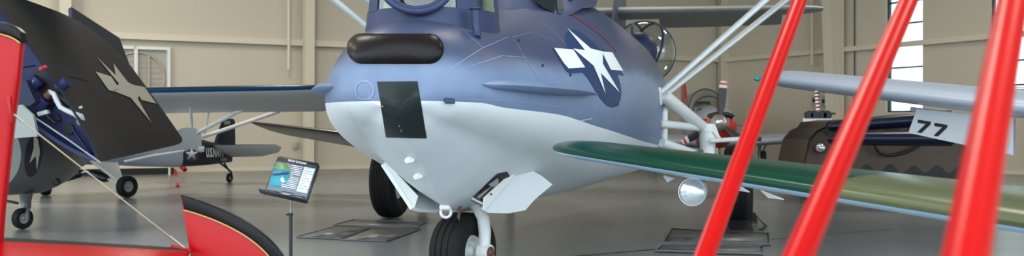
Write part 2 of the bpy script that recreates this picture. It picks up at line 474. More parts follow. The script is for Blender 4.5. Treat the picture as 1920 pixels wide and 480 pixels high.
# right wall with two tall windows
WZ0, WZ1 = 2.08, 8.5
win = [(rwpx(1661), rwpx(1730)), (rwpx(1857), rwpx(1857) + 1.7)]
w = MB(); edges = [-.3, win[0][0], win[0][1], win[1][0], win[1][1], FAR_R]
def rbox(mb, t0, t1, z0, z1, d0, d1, mi=0):
    mb.box(rw((t0 + t1) / 2, (d0 + d1) / 2, (z0 + z1) / 2), RW * (t1 - t0) / 2, RN * (d1 - d0) / 2, (0, 0, (z1 - z0) / 2), mi)
def lbox(mb, t0, t1, z0, z1, d0, d1, mi=0):
    mb.box(lw((t0 + t1) / 2, (d0 + d1) / 2, (z0 + z1) / 2), LW * (t1 - t0) / 2, LN * (d1 - d0) / 2, (0, 0, (z1 - z0) / 2), mi)
for a, b in ((edges[0], edges[1]), (edges[2], edges[3]), (edges[4], edges[5])): rbox(w, a, b, 0, HT, -.3, 0)
for a, b in win: rbox(w, a, b, 0, WZ0, -.3, 0); rbox(w, a, b, WZ1, HT, -.3, 0)
struct('wall_right', w, M['wall_r'])
for i, (a, b) in enumerate(win):
    fr = MB()
    for t in (a, b - .06): rbox(fr, t, t + .06, WZ0, WZ1, -.22, -.10)
    z = WZ0
    while z < WZ1 + .1: rbox(fr, a, b, z, z + .055, -.22, -.10); z += .8
    o = struct('window_%d' % (i + 1), fr, M['frame'])
    g = MB(); rbox(g, a + .05, b - .05, WZ0 + .05, WZ1, -.165, -.155); g.build('pane', M['glass'], o, None)
# girts, columns, downpipes
g = MB(); lbox(g, .2, FAR_L, 4.47, 4.66, .002, .2); lbox(g, .2, FAR_L, 4.44, 4.49, .2, .24); struct('trim_2', g, M['steel'])
g = MB()
for a, b in ((.2, win[0][0] - 0), (win[0][0], win[0][1]), (win[0][1], win[1][0]), (win[1][0], win[1][1]), (win[1][1], FAR_R)):
    rbox(g, a, b, 4.44, 4.62, .002, .2)
struct('trim_3', g, M['steel'])
def column(fn, t, w0, d0, d1, name, off=.21):
    mb = MB()
    def bx(ta, tb, da0, db0, da1, db1):
        vs = []
        for z, da, db in ((0, da0, db0), (HT - .05, da1, db1)):
            vs += [fn(ta, da, z), fn(tb, da, z), fn(tb, db, z), fn(ta, db, z)]
        mb.add(vs, [(3, 2, 1, 0), (4, 5, 6, 7), (0, 1, 5, 4), (1, 2, 6, 5), (2, 3, 7, 6), (3, 0, 4, 7)])
    bx(t - w0 / 2, t + w0 / 2, off, off + .03, off, off + .03)
    bx(t - .012, t + .012, off + .03, d0, off + .03, d1)
    bx(t - w0 / 2, t + w0 / 2, d0, d0 + .03, d1, d1 + .03)
    struct(name, mb, M['steel'])
column(lw, lwpx(573), .34, .42, .62, 'trim_4')
column(lw, lwpx(1349), .5, .35, .4, 'trim_5', .2)
column(rw, rwpx(1582), .42, .62, 1.15, 'trim_6')
column(lw, lwpx(573) + 8.0, .34, .42, .62, 'trim_7')
column(rw, rwpx(1582) + 8.6, .42, .62, 1.15, 'trim_8')
def pipe(fn, t, z0, z1, r, d, label, m='steel'):
    mb = MB(); mb.tube([fn(t, d, z1), fn(t, d, z0)], r, 12); mb.tube([fn(t, d, z0 + .02), fn(t, d, z0 - .04)], r * 1.25, 12)
    o = mb.build('downpipe', M[m]); tag(o, label, 'pipe'); return o
pipe(lw, lwpx(536.5), 3.62, HT - .1, .055, .34, 'cream pipe hanging on the wall left of the cream column behind the flying boat')
pipe(rw, rwpx(1535), 4.05, HT - .1, .05, .36, 'cream pipe hanging on the back wall left of the wide tapered column')
pipe(rw, rwpx(1605), 2.2, HT - .1, .025, .08, 'thin dark conduit running down the wall right of the wide tapered column', 'frame')
# faint flat sheeting ribs on the walls
bs = MB(); lbox(bs, .3, FAR_L, 0, .12, .002, .03); struct('baseboard_left', bs, M['steel'])
bs = MB(); rbox(bs, .3, FAR_R, 0, .12, .002, .03); struct('baseboard_right', bs, M['steel'])

# exhaust fan in the left wall
tF = lwpx(318); fan = thing('exhaust_fan', lw(tF + 1.0, .05, 2.1), 'square white framed exhaust fan with round grey louvre high on the left wall', 'fan')
mb = MB(); S = 2.05; z0, z1 = 2.15, 4.22
for a, b, c0, c1 in ((tF, tF + .1, z0, z1), (tF + S, tF + S + .1, z0, z1), (tF, tF + S, z1 - .1, z1), (tF, tF + S, z0, z0 + .1), (tF + S * .51, tF + S * .51 + .11, z0, z1)): lbox(mb, a, b, c0, c1, .01, .16)
mb.build('frame', M['white'], fan)
mb = MB(); lbox(mb, tF + .05, tF + S, z0 + .05, z1 - .05, .003, .02); mb.build('backing_panel', M['louver'], fan)
mb = MB(); cc = lw(tF + S * .5, .05, (z0 + z1) / 2); mb.torus(cc, LN, .84, .045, 48, 8); mb.build('fan_ring', M['louver'], fan)
for k in range(-4, 5):
    zz = k * .18; hw = math.sqrt(max(.01, .82 ** 2 - zz * zz))
    mb = MB(); mb.box(cc + V((0, 0, zz)) - LN * .015, LW * hw, LN * .006 + V((0, 0, .035)), LN * .004 - V((0, 0, .002))); mb.build('louvre_slat', M['louver'], fan)
mb = MB(); mb.box(cc - LW * -.33 + LN * .03, LW * .04, LN * .02, (0, 0, .74)); mb.box(cc + LW * -.42 + LN * .03, LW * .03, LN * .02, (0, 0, .74)); mb.build('motor_bar', M['louver'], fan)
# low black platform by the left wall
pl = thing('low_platform', lw(lwpx(275), .8), 'low black edged platform against the left wall under the dark folded wing', 'platform')
ta, tb = lwpx(314), lwpx(314) + 6.5
mb = MB(); lbox(mb, ta, tb, 0, .20, .25, 1.2); mb.build('kick_board', M['black'], pl)
mb = MB(); lbox(mb, ta, tb, .20, .48, .25, 1.2); mb.build('upper_panel', M['steel'], pl)
# electrical boxes
for k, (x, y, hh) in enumerate(((1532, 188, .42), (1550, 190, .42))):
    t = rwpx(x); Y = rw(t).y; z = CAMH + (240 - y) / F * Y
    o = thing('electrical_box', rw(t, .03, z - hh / 2), ('grey electrical box on the back wall behind the striped pitot tube', 'grey electrical box nearer the wide column, beside the one behind the striped tube')[k], 'electrical box')
    mb = MB(); mb.bev(rw(t, .10, z), RW * .13, RN * .07, (0, 0, hh / 2), .02); mb.build('box', M['louver'], o)
    mb = MB(); mb.bev(rw(t, .18, z), RW * .06, RN * .012, (0, 0, .08), .01); mb.build('cover_plate', M['black'], o)
t = lwpx(552); mb = MB(); mb.bev(lw(t, .06, CAMH - .62), LW * .09, LN * .055, (0, 0, .12), .02)
tag(mb.build('outlet_box', M['louver']), 'small grey outlet box low on the wall left of the cream column', 'electrical box')
# display board by the back wall
t = rwpx(1531); Yb = 35.5; b0 = at(1505, 224, Yb); b1 = at(1560, 224, Yb)
bd = thing('display_board', V(((b0.x + b1.x) / 2, Yb, 0)), 'white free-standing display board with small text by the back wall', 'board')
mb = MB(); mb.bev(V(((b0.x + b1.x) / 2, Yb, .95)), (.5 * (b1.x - b0.x), 0, 0), (0, .03, 0), (0, 0, .88), .02); mb.build('panel', M['signpale'], bd)
for s in (-.45, .45):
    mb = MB(); mb.bev(V(((b0.x + b1.x) / 2 + s, Yb, .045)), (.04, 0, 0), (0, .28, 0), (0, 0, .045), .01)
    mb.build('foot', M['black'], bd)
text_mesh('heading_text', 'Aer', M['text'], V((b0.x + .25, Yb - .035, 1.56)), (1, 0, 0), (0, 0, 1), .09, bd)
mb = MB()
for k in range(4): mb.box(V((b0.x + .42 + .03 * (k % 2), Yb - .035, 1.38 - .1 * k)), (.14 + .02 * (k % 2), 0, 0), (0, .002, 0), (0, 0, .014))
mb.build('text_lines', M['tape'], bd)
rk = thing('lamp_rack', V(((b0.x + b1.x) / 2, Yb + .8, 0)), 'black rack of round lamps standing behind the white display board', 'lamp rack')
mb = MB(); mb.tube([at(1508, 213, Yb + .8), at(1566, 213, Yb + .8)], .035, 10)
for x in (1515, 1553): mb.tube([at(x, 213, Yb + .8), V((at(x, 213, Yb + .8).x, Yb + .8, 0))], .03, 10)
mb.build('rail', M['black'], rk)
for x in (1516, 1526, 1541, 1550):
    mb = MB(); c = at(x, 216, Yb + .66); mb.lathe(c, (0, -1, 0), [(-.12, .05), (-.1, .11), (.0, .15), (.1, .16), (.12, .14), (.12, 0)], 16); mb.build('lamp_head', M['black'], rk)

# ------------------------------------------------------------------ light and camera
wd = bpy.data.worlds.new('daylight'); SC.world = wd; wd.use_nodes = True
bg = wd.node_tree.nodes['Background']; bg.inputs[0].default_value = (.80, .92, 1.0, 1); bg.inputs[1].default_value = 3.0
def area(name, loc, size, power, col=(1, .93, .82), target=None, sy=None):
    l = bpy.data.lights.new(name, 'AREA'); l.shape = 'RECTANGLE'; l.size = size; l.size_y = sy or size; l.energy = power; l.color = col
    o = bpy.data.objects.new(name, l); COL.objects.link(o); o.location = loc
    d = (V(target) - V(loc)) if target is not None else V((0, 0, -1))
    o.rotation_euler = d.to_track_quat('-Z', 'Y').to_euler(); return o
for i, (x, y, p) in enumerate(((-16, 14, 500), (-16, 25, 500), (-7, 14, 350), (-7, 26, 500), (2, 12, 250), (3, 26, 200), (11, 14, 250), (11, 26, 380))):
    area('ceiling_fill', (x, y, HT - .15), 2.4, p)  # unseen lamps added under the ceiling, powers set to balance wall brightness
cam = bpy.data.cameras.new('camera'); cam.lens = 36; cam.sensor_width = 36; cam.sensor_fit = 'HORIZONTAL'
cam.clip_end = 300
cam.dof.use_dof = True; cam.dof.focus_distance = 9.0; cam.dof.aperture_fstop = 2.8
co = bpy.data.objects.new('camera', cam); COL.objects.link(co); co.location = CAM; co.rotation_euler = (math.pi / 2, 0, 0)
SC.camera = co
SC.view_settings.view_transform = 'Standard'; SC.view_settings.look = 'None'; SC.view_settings.exposure = 0.28; SC.view_settings.gamma = 1
SC.view_settings.use_curve_mapping = False
SC.cycles.max_bounces = 8; SC.cycles.transparent_max_bounces = 12
# the field outside the windows
mb = MB(); mb.prism([(-90, -60, -.25), (120, -60, -.25), (120, 140, -.25), (-90, 140, -.25)], (0, 0, -.1))
struct('ground', mb, M['grass'], smooth=None)

# ================================================================== THE FLYING BOAT
TH = math.radians(11.5)
NO = V((-.865, 7.6, 0)); BK = V((math.sin(TH), math.cos(TH), 0)); PT = V((math.cos(TH), -math.sin(TH), 0))
def fb(s, p, z): return NO + BK * s + PT * p + V((0, 0, z))
def interp(tab, s):
    if s <= tab[0][0]: return tab[0][1]
    if s >= tab[-1][0]: return tab[-1][1]
    for i in range(len(tab) - 1):
        if tab[i][0] <= s <= tab[i + 1][0]:
            x0, y0 = tab[i]; x1, y1 = tab[i + 1]; h = x1 - x0
            def sl(j):
                if j <= 0 or j >= len(tab) - 1: 
                    a, b = (0, 1) if j <= 0 else (len(tab) - 2, len(tab) - 1)
                    return (tab[b][1] - tab[a][1]) / (tab[b][0] - tab[a][0])
                d0 = (tab[j][1] - tab[j - 1][1]) / (tab[j][0] - tab[j - 1][0]); d1 = (tab[j + 1][1] - tab[j][1]) / (tab[j + 1][0] - tab[j][0])
                return 0 if d0 * d1 <= 0 else 2 * d0 * d1 / (d0 + d1)
            u = (s - x0) / h; m0, m1 = sl(i) * h, sl(i + 1) * h
            return (2 * u ** 3 - 3 * u * u + 1) * y0 + (u ** 3 - 2 * u * u + u) * m0 + (-2 * u ** 3 + 3 * u * u) * y1 + (u ** 3 - u * u) * m1
T_W = [(0, .22), (.02, .29), (.06, .37), (.12, .46), (.2, .54), (.35, .64), (.5, .73), (.7, .83), (1, .955), (1.3, 1.06), (1.65, 1.16), (2, 1.25), (2.5, 1.34), (3, 1.40), (4, 1.48), (5, 1.53), (6, 1.56), (8, 1.57), (10, 1.5), (12, 1.3), (14, 1.0), (16, .6), (17.5, .3), (18.5, .1)]
T_ZT = [(0, 1.98), (.02, 2.06), (.06, 2.14), (.12, 2.21), (.2, 2.27), (.35, 2.33), (.5, 2.36), (.7, 2.38), (1, 2.40), (1.3, 2.42), (1.65, 2.46), (2, 2.56), (2.5, 2.78), (3, 2.95), (4, 3.1), (5, 3.18), (6, 3.2), (8, 3.2), (10, 3.15), (12, 3.1), (14, 3.08), (16, 3.2), (17.5, 3.4), (18.5, 3.5)]
T_ZK = [(0, 1.62), (.02, 1.585), (.06, 1.54), (.12, 1.49), (.2, 1.44), (.28, 1.40), (.35, 1.36), (.5, 1.285), (.7, 1.195), (1, 1.02), (1.36, .825), (1.65, .76), (2, .72), (3, .67), (4, .64), (6, .6), (8.5, .6), (10, .75), (12, 1.05), (14, 1.5), (16, 2.1), (17.5, 2.7), (18.5, 3.2)]
T_PC = [(0, .10), (.2, .25), (.35, .32), (.5, .38), (.7, .45), (1, .55), (1.3, .62), (2, .71), (3, .79), (4, .9), (6, 1.2), (8, 1.45), (10, 1.35), (12, 1.0), (14, .6), (16, .3), (18.5, .05)]
T_ZC = [(0, 1.66), (.2, 1.56), (.35, 1.52), (.5, 1.48), (.7, 1.43), (1, 1.36), (1.3, 1.30), (2, 1.17), (3, .98), (4, .90), (6, .92), (8, 1.0), (10, 1.05), (12, 1.3), (14, 1.8), (16, 2.3), (18.5, 3.25)]
T_ZM = [(0, 1.80), (1, 1.74), (2, 1.74), (4, 1.76), (6, 1.8), (8, 1.9), (10, 1.95), (14, 2.3), (16, 2.65), (18.5, 3.36)]
T_PP = [(0, 1.70), (.3, 1.69), (.5, 1.66), (1.3, 1.61), (2.1, 1.52), (3.5, 1.42), (5.5, 1.32), (8, 1.25), (12, 1.6), (18.5, 3.3)]
T_PS = [(0, 1.70), (2, 1.71), (4, 1.6), (8, 1.4), (12, 1.6), (18.5, 3.3)]
NB, NF, NU, NE = 5, 9, 4, 16
def section(s, side):
    w, zt, zk, pc, zc, zm = (interp(t, s) for t in (T_W, T_ZT, T_ZK, T_PC, T_ZC, T_ZM))
    zp = min(max(interp(T_PP if side > 0 else T_PS, s), zc + .02), zm - .01)
    o = []
    for i in range(NB):
        u = i / NB; o.append((pc * u, zk + (zc - zk) * (u - .10 * math.sin(math.pi * u))))
    cx, cz = w, zc + .22 * (zm - zc)
    bz = lambda t: ((1 - t) ** 2 * pc + 2 * t * (1 - t) * cx + t * t * w, (1 - t) ** 2 * zc + 2 * t * (1 - t) * cz + t * t * zm)
    lo, hi = 0.0, 1.0
    for _ in range(40):
        md = (lo + hi) / 2
        if bz(md)[1] < zp: lo = md
        else: hi = md
    tp = lo
    for i in range(NF): o.append(bz(tp * i / NF))
    for i in range(NU): o.append(bz(tp + (1 - tp) * i / NU))
    for i in range(NE + 1):
        a = math.pi / 2 * i / NE; n = 2 / 2.08
        o.append((w * math.cos(a) ** n if i < NE else 0.0, zm + (zt - zm) * math.sin(a) ** n))
    return o
S_L = [0, .008, .02, .04, .06, .09, .12, .16, .2, .25, .3, .36, .43, .5, .6, .7, .85, 1, 1.15, 1.3, 1.47, 1.65, 1.82, 2, 2.25, 2.5, 2.75, 3, 3.3, 3.6, 4, 4.5, 5, 5.5, 6, 6.7, 7.4, 8, 8.5, 9, 10, 11, 12, 13, 14, 15, 16, 17, 17.5, 18, 18.5]
hull = MB(); secs = []
for s in S_L:
    R = section(s, 1); L = section(s, -1)
    secs.append([fb(s, p, z) for p, z in R] + [fb(s, -p, z) for p, z in L[-2:0:-1]])
NS = NB + NF + NU + NE + 1; NT = len(secs[0])
def hmi(i, k):
    kk = k if k < NS - 1 else NT - 1 - k
    return 1 if kk < NB + NF else 0
hull.loft(secs, hmi)
# split the flat bow face at the paint line
hull.f = hull.f[:-2]; hull.mi = hull.mi[:-2]
row = NB + NF
bow = list(range(NT))
for j in range(1, NS - 1):
    quad = [j - 1, j, (NT - j) % NT, (NT - j + 1) % NT]
    quad = list(dict.fromkeys(quad)); hull.f.append(quad[::-1]); hull.mi.append(1 if j <= row else 0)
hull.f.append([NS - 2, NS - 1, NS]); hull.mi.append(0)
b0 = (len(secs) - 1) * NT; hull.f.append([b0 + k for k in range(NT)]); hull.mi.append(0)
BOAT = thing('flying_boat', fb(6, 0, 0), 'large blue and white flying boat with a star insignia, parked mid hangar', 'airplane')
hull_o = hull.build('hull', [M['hullblue'], M['hullwhite']], BOAT, 28)
HB = BVHTree.FromPolygons([tuple(p) for p in hull.v], hull.f)

# black bow bumper
BX, BY, BRX, BRY = 742, 92.5, 90, 27.5
def bump(x, y):
    dx = max(0, abs(x - BX) - (BRX - BRY)) / BRY; dy = (y - BY) / BRY
    return .055 * max(0, 1 - min(1, math.hypot(dx, dy)) ** 2.6) ** .6
outl = [(BX + (BRX - BRY) + BRY * math.cos(t), BY + BRY * math.sin(t)) for t in [math.pi * (-.5 + i / 24) for i in range(25)]] + [(BX - (BRX - BRY) - BRY * math.cos(t), BY - BRY * math.sin(t)) for t in [math.pi * (-.5 + i / 24) for i in range(25)]]
drape(HB, outl, 3, .003, bump).build('bow_bumper', M['rub'], BOAT, 60)
# bombardier window
Wq = [(707, 153), (783, 152), (800, 259), (724, 257)]
fr = drape(HB, Wq, 6, .004)
wf = fr.build('window_gasket', M['black'], BOAT, None)
cx, cy = sum(p[0] for p in Wq) / 4, sum(p[1] for p in Wq) / 4
drape(HB, [(cx + (x - cx) * .95, cy + (y - cy) * .96) for x, y in Wq], 12, .010).build('bow_window', M['pane'], wf, 60)
mb = MB(); mb.f = []
# national insignia on the port bow
INS = ellipse(1111, 130, 46, 78, -26)
def chaikin(p, n=2):
    for _ in range(n):
        o = []
        for i in range(len(p)):
            a, b_ = p[i], p[(i + 1) % len(p)]; o += [(a[0] * .75 + b_[0] * .25, a[1] * .75 + b_[1] * .25), (a[0] * .25 + b_[0] * .75, a[1] * .25 + b_[1] * .75)]
        p = o
    return p
ins = drape(HB, chaikin([(1062, 58), (1078, 55), (1100, 68), (1128, 95), (1150, 122), (1163, 155), (1165, 182), (1158, 199), (1146, 202), (1134, 196), (1120, 178), (1104, 150), (1085, 128), (1068, 100), (1058, 75)]), 6, .004)
drape(HB, [(1035, 90), (1094, 91), (1132, 93), (1170, 142), (1122, 134), (1067, 138), (1060, 132)], 6, .005, mb=ins)
ins = ins.build('insignia', M['insblue'], BOAT, None)
st = drape(HB, [(1062, 56), (1117, 98), (1112, 130), (1096, 125)][:0] or [(1063, 56), (1110, 93), (1127, 97), (1131, 128), (1161, 175), (1127, 148), (1133, 174), (1106, 128), (1078, 94), (1096, 98)][:0] or
           [(1063, 54), (1107, 92), (1129, 97), (1129, 120), (1161, 174), (1125, 137), (1134, 176), (1112, 124), (1074, 92), (1096, 95)], 5, .008)
st.build('star', M['inswhite'], ins, None)
drape(HB, [(1038, 91), (1074, 94), (1096, 127), (1065, 129), (1056, 119)], 5, .008).build('bar', M['inswhite'], ins, None)
drape(HB, [(1127, 97), (1147, 99), (1167, 133), (1144, 131)], 5, .008).build('bar', M['inswhite'], ins, None)
# red propeller warning line
drape_line(HB, [(1052, 2), (1057, 20), (1075, 30), (1100, 46), (1125, 65), (1145, 84), (1157, 100)], .035, .005).build('warning_line', M['redline'], BOAT, None)
# panel seams
for ln in ([(862, 52), (905, 90)], [(905, 90), (952, 70), (968, 80)], [(905, 90), (845, 128)], [(800, 62), (778, 84)], [(968, 80), (985, 110), (1003, 140), (1018, 160)], [(1015, 40), (1040, 60), (1070, 95)],
           [(880, 125), (940, 105), (985, 108)], [(960, 70), (995, 62), (1040, 75)], [(1150, 205), (1180, 160), (1205, 130)], [(860, 186), (960, 188), (1050, 200)], [(640, 185), (700, 186)]):
    drape_line(HB, ln, .005, .003).build('panel_seam', M['seam'], BOAT, None)
for ln in ([(985, 290), (1015, 262), (1050, 240), (1080, 228), (1110, 222)], [(765, 268), (800, 290), (905, 300)][:0] or [(838, 372), (905, 320), (960, 285)], [(812, 345), (870, 300), (950, 230)],
           [(650, 200), (668, 240), (690, 268), (712, 284)], [(860, 210), (838, 250), (815, 275)], [(800, 330), (838, 312), (850, 318)]):
    drape_line(HB, ln, .006, .003).build('panel_seam', M['seamwhite'], BOAT, None)
sm = MB(); e = ellipse(684, 169, 17, 17, 0, 28); drape_line(HB, e + e[:1], .012, .004, sm); sm.build('access_ring', M['seam'], BOAT, None)
l, n = ray(HB, 842, 188); mb = MB(); mb.bev(l + n * .01, n * .02, n.cross(V((0, 0, 1))).normalized() * .04, (0, 0, .018), .008); mb.build('bow_latch', M['turret'], BOAT)
# spray rails on both bows
def rail(side):
    A = []
    mb = MB()
    ss = [.28 + 1.75 * i / 16 for i in range(17)]
    secs = []
    for i, s in enumerate(ss):
        z = 1.835 - .012 * s
        w = interp(T_W, s); k = math.sin(math.pi * min(1, .10 + .95 * i / 16)) ** .5 if 0 < i < 16 else .15
        h = .055 * k; o = .13 * k
        z += 0
        secs.append([fb(s, side * (w - .05), z + h), fb(s, side * (w + o * .55), z + h * .75), fb(s, side * (w + o), z), fb(s, side * (w + o * .7), z - h * .7), fb(s, side * (w - .05), z - h)])
    mb.loft(secs); mb.build('spray_rail', M['hullblue'], BOAT, 50)
rail(1); rail(-1)
# bow turret
tur = MB(); TC = 1.02; TZ = 2.35
def tring(z, a, b, n=40): return [fb(TC - b * math.cos(2 * math.pi * k / n), a * math.sin(2 * math.pi * k / n), z) for k in range(n)]
def trg(z, k=1.0): 
    f = 1 - (z - TZ) * .16
    return tring(z, .555 * f * k, .60 * f * k)
tur.loft([tring(2.2, .56, .605), tring(2.335, .56, .605), trg(2.36), trg(2.45)], cap=False)
tur = tur.build('bow_turret', M['turret'], BOAT, 30)
mb = MB(); mb.loft([trg(3.05), trg(3.12), tring(3.2, .4, .44), tring(3.24, .2, .2)]); mb.build('turret_roof', M['turret'], tur, 30)
n = 40
for (k, hw) in ((0 - 5.2, 1.0), (5.2, 1.1), (11, .8), (-11, .8), (17, 1), (-17, 1)):
    mb = MB(); a0 = (k - hw) % 40; 
    def pt(z, kk, kx): 
        f = (1 - (z - TZ) * .16) * kx; a = 2 * math.pi * kk / 40
        return fb(TC - .60 * f * math.cos(a), .555 * f * math.sin(a), z)
    mb.loft([[pt(z, k - hw, 1.004), pt(z, k, 1.006), pt(z, k + hw, 1.004), pt(z, k + hw, .95), pt(z, k - hw, .95)] for z in (2.44, 3.06)]); mb.build('mullion', M['turret'], tur)
mb = MB(); mb.loft([trg(2.45, .985), trg(3.05, .985)], cap=False); mb.build('turret_glass', M['glass'], tur, 60)
rc = at(781, -36, 8.02)
mb = MB(); rax = (CAM - rc); rax.z = 0; rax.normalize()
mb.torus(rc, rax + V((0, 0, .25)), .255, .028, 48, 12, sx=1.1); mb.torus(rc - rax * .02, rax + V((0, 0, .25)), .225, .018, 48, 10, sx=1.1); mb.build('gun_ring', M['turret'], tur, 60)
mb = MB(); mb.sphere(rc + V((0, .22, .0)), .235, 28, 14, 0, (1.1, 1, 1)); mb.build('gun_ball', M['smoke'], tur, 60)
mb = MB()
for x, y, Y, r in ((815, 26, 8.3, .02), (834, 20, 8.35, .025), (842, 28, 8.25, .016), (768, 30, 8.3, .02), (735, 10, 8.4, .02)): mb.tube([at(x, y, Y), at(x + 4, y - 24, Y + .1)], r, 8)
mb.bev(fb(TC + .1, 0, 2.42), PT * .42, BK * .4, (0, 0, .03), .02); mb.build('turret_fittings', M['interior'], tur)
mb = MB(); mb.bev(fb(1.55, 0, 2.75), PT * .42, BK * .02, (0, 0, .36), .01); mb.build('bulkhead', M['interior'], tur)
# mast on deck
l, n = ray(HB, 897, 68); mb = MB(); up = V((-.01, .0, 1)).normalized()
h = 54 / F * l.y
mb.tube([l + n * -.02 + V((.0, -.05, 0)), l + V((-.01, 0, .04)), l + V((-.02, 0, .10)), l + up * (h - .02) + V((-.02, 0, 0)), l + up * (h - .012) + V((-.02, 0, 0)), l + up * h + V((-.02, 0, 0))], [.03, .034, .034, .034, .05, .05], 18)
mb.build('deck_mast', M['turret'], BOAT, 40)
# cockpit canopy
def cpy(s, p, z): return fb(s, p, z)
cs = []
for s, zb, zt, wb, wt in ((2.15, 2.5, 2.60, .5, .40), (2.75, 2.62, 3.3, .92, .55), (3.1, 2.72, 3.42, .98, .62), (4.1, 2.85, 3.45, 1.0, .62), (4.5, 3.0, 3.3, .98, .55)):
    cs.append([fb(s, -wb, zb), fb(s, -wb * .98, zb + .06), fb(s, -wt, zt - .08), fb(s, -wt * .75, zt), fb(s, wt * .75, zt), fb(s, wt, zt - .08), fb(s, wb * .98, zb + .06), fb(s, wb, zb)])
mb = MB(); mb.loft(cs); cano = mb.build('cockpit_canopy', M['hullblue'], BOAT, 25)
for sd in (1, -1):
    for (sa, sb) in ((2.84, 3.25), (3.33, 3.72), (3.8, 4.06)):
        mb = MB(); q = []
        for s, u in ((sa, .10), (sb, .10), (sb, .88), (sa, .88)):
            i = 1 if s < 3.1 else 2; S0 = (2.75, 3.1, 4.1); v = (s - S0[i - 1]) / (S0[i] - S0[i - 1])
            A = cs[i][6 if sd > 0 else 1].lerp(cs[i + 1][6 if sd > 0 else 1], v); B = cs[i][5 if sd > 0 else 2].lerp(cs[i + 1][5 if sd > 0 else 2], v)
            q.append(A.lerp(B, u) + PT * sd * .012)
        mb.prism(q, -PT * sd * .02); mb.build('side_pane', M['pane'], cano)
mb = MB()
mb = MB(); mb.loft(cs); CB = BVHTree.FromPolygons([tuple(p) for p in hull.v + mb.v], hull.f + [[len(hull.v) + i for i in f] for f in mb.f])
drape(CB, [(992, -12), (1002, 4), (1018, 16), (1038, 25), (1040, 2), (1038, -12)], 5, .012).build('quarter_pane', M['pane'], cano, None)
drape(CB, [(1042, -12), (1044, 20), (1047, 28), (1056, 22), (1054, 2), (1052, -12)], 4, .012).build('sliding_hatch_frame', M['blade'], cano, None)
for x, y in ((972, 76), (1017, 123), (1069, 141), (1158, 196)):
    drape(HB, ellipse(x, y, 2.2, 2.6), 3, .004).build('vent_hole', M['black'], BOAT, None)
# tail
fin = MB(); fs = []
for z, s0, s1, th in ((2.9, 14.6, 18.9, .16), (3.6, 15.3, 18.9, .14), (4.6, 16.2, 19.0, .12), (5.6, 16.9, 19.1, .10), (6.4, 17.6, 19.1, .07)):
    fs.append((fb(s0, 0, z), BK * (s1 - s0), PT, th / (s1 - s0) / .12))
wing(fin, fs, t=.12, camber=0); fin.build('tail_fin', M['hullblue'], BOAT, 50)
stz = MB(); ss = []
for p in (-4.65, -4.5, -4.1, -2, 0, 2, 4.1, 4.5, 4.65):
    k = 1 - .38 * abs(p) / 4.65
    if abs(p) > 4.4: k *= .8 if abs(p) < 4.6 else .5
    c = 2.25 * k
    ss.append((fb(16.3 + (2.25 - c) * .35, p, 4.22), BK * c, V((0, 0, 1)), .9))
wing(stz, ss, t=.12, camber=0); stz.build('tailplane', M['palegrey'], BOAT, 50)
for sd in (-1, 1):
    ev = MB(); wing(ev, [(fb(17.75, sd * p, 4.18), V((BK.x * c, BK.y * c, -.16)), V((0, 0, 1)), .5) for p, c in ((.9, .95), (1.0, 1.05), (2.4, .95), (3.7, .75), (3.8, .6))], t=.12, camber=0); ev.build('elevator', M['palegrey'], BOAT, 50)
# wing, pylon
wm = MB(); ws = []
for p in (-15.5, -15, -7, 0, 7, 15, 15.5):
    c = 4.3 if abs(p) < 8 else (3.2 if abs(p) < 15.2 else 2.4)
    ws.append((fb(5.2, p, 5.15), BK * c, V((0, 0, 1)), 1.0))
wing(wm, ws, t=.14, camber=.02); wm.build('parasol_wing', M['hullblue'], BOAT, 50)
py = MB(); wing(py, [(fb(5.4, 0, 3.0), BK * 3.4, PT, .25 / .12 * .12 * 2), (fb(5.6, 0, 5.2), BK * 3.2, PT, .5)], t=.2, camber=0); py.build('wing_pylon', M['hullblue'], BOAT, 50)
# wing struts
jp, jn = ray(HB, 1238, 176)
A1 = at(1238, 174, jp.y + .0); A1 = V((A1.x, A1.y, A1.z))
def strut(a, b, r, name='wing_strut', m='white', flat=.55): 
    mb = MB(); mb.tube([a, a.lerp(b, .03), a.lerp(b, .97), b], [r * .8, r, r, r * .8], 16, 0, flat); return mb.build(name, M[m], BOAT, 60)
def to_wing(a, px, py, Y):
    e = at(px, py, Y); d = e - a; return a + d * ((5.1 - a.z) / d.z)
Yj = A1.y
strut(A1, to_wing(A1, 1436, 0, Yj + .2), .075)
A2 = at(1250, 176, Yj + 1.3); strut(A2, to_wing(A2, 1474, 0, Yj + 1.9), .075)
mb = MB(); mb.bev(A1 + V((-.02, .1, -.05)), PT * .06, BK * .25, (0, 0, .13), .04); mb.build('strut_fairing', M['white'], BOAT)
B1 = at(700, 60, 14.5); strut(B1, to_wing(B1, 620, -6, 14.2), .075)
B2 = at(700, 10, 16.0); strut(B2, to_wing(B2, 655, -26, 15.8), .075)
# main gear, port
pw = V((3.42, 15.5, 0)); sw = V((-2.03, 17.2, 0)); MR = .625
for c, sgn in ((pw, 1), (sw, -1)):
    wheel(BOAT, V((c.x, c.y, MR)), PT * sgn, MR, .42, 'main_wheel', groove=8, hubr=.5)
G0 = at(1327, 246, 15.2); 
mb = MB(); mb.tube([at(1326, 232, 15.2), at(1326, 245, 15.2), at(1327, 292, 15.2), at(1330, 312, 15.2)], [.12, .125, .11, .09], 18); mb.tube([at(1326, 240, 15.2), at(1326, 247, 15.2)], .14, 18)
mb.tube([at(1330, 312, 15.2), pw + V((-.1, 0, MR))], .08, 14); gl = mb.build('gear_leg', M['white'], BOAT, 50)
strut(at(1243, 178, Yj + .2), at(1318, 240, 15.2), .10, 'gear_brace', flat=.9)
strut(at(1238, 232, Yj + .3), at(1318, 240, 15.2), .055, 'gear_brace', flat=1)
strut(at(1240, 268, Yj + .3), at(1322, 296, 15.2), .085, 'gear_brace', flat=.8)
strut(at(1246, 185, Yj + .5), at(1245, 270, Yj + .5), .05, 'gear_brace', flat=1)
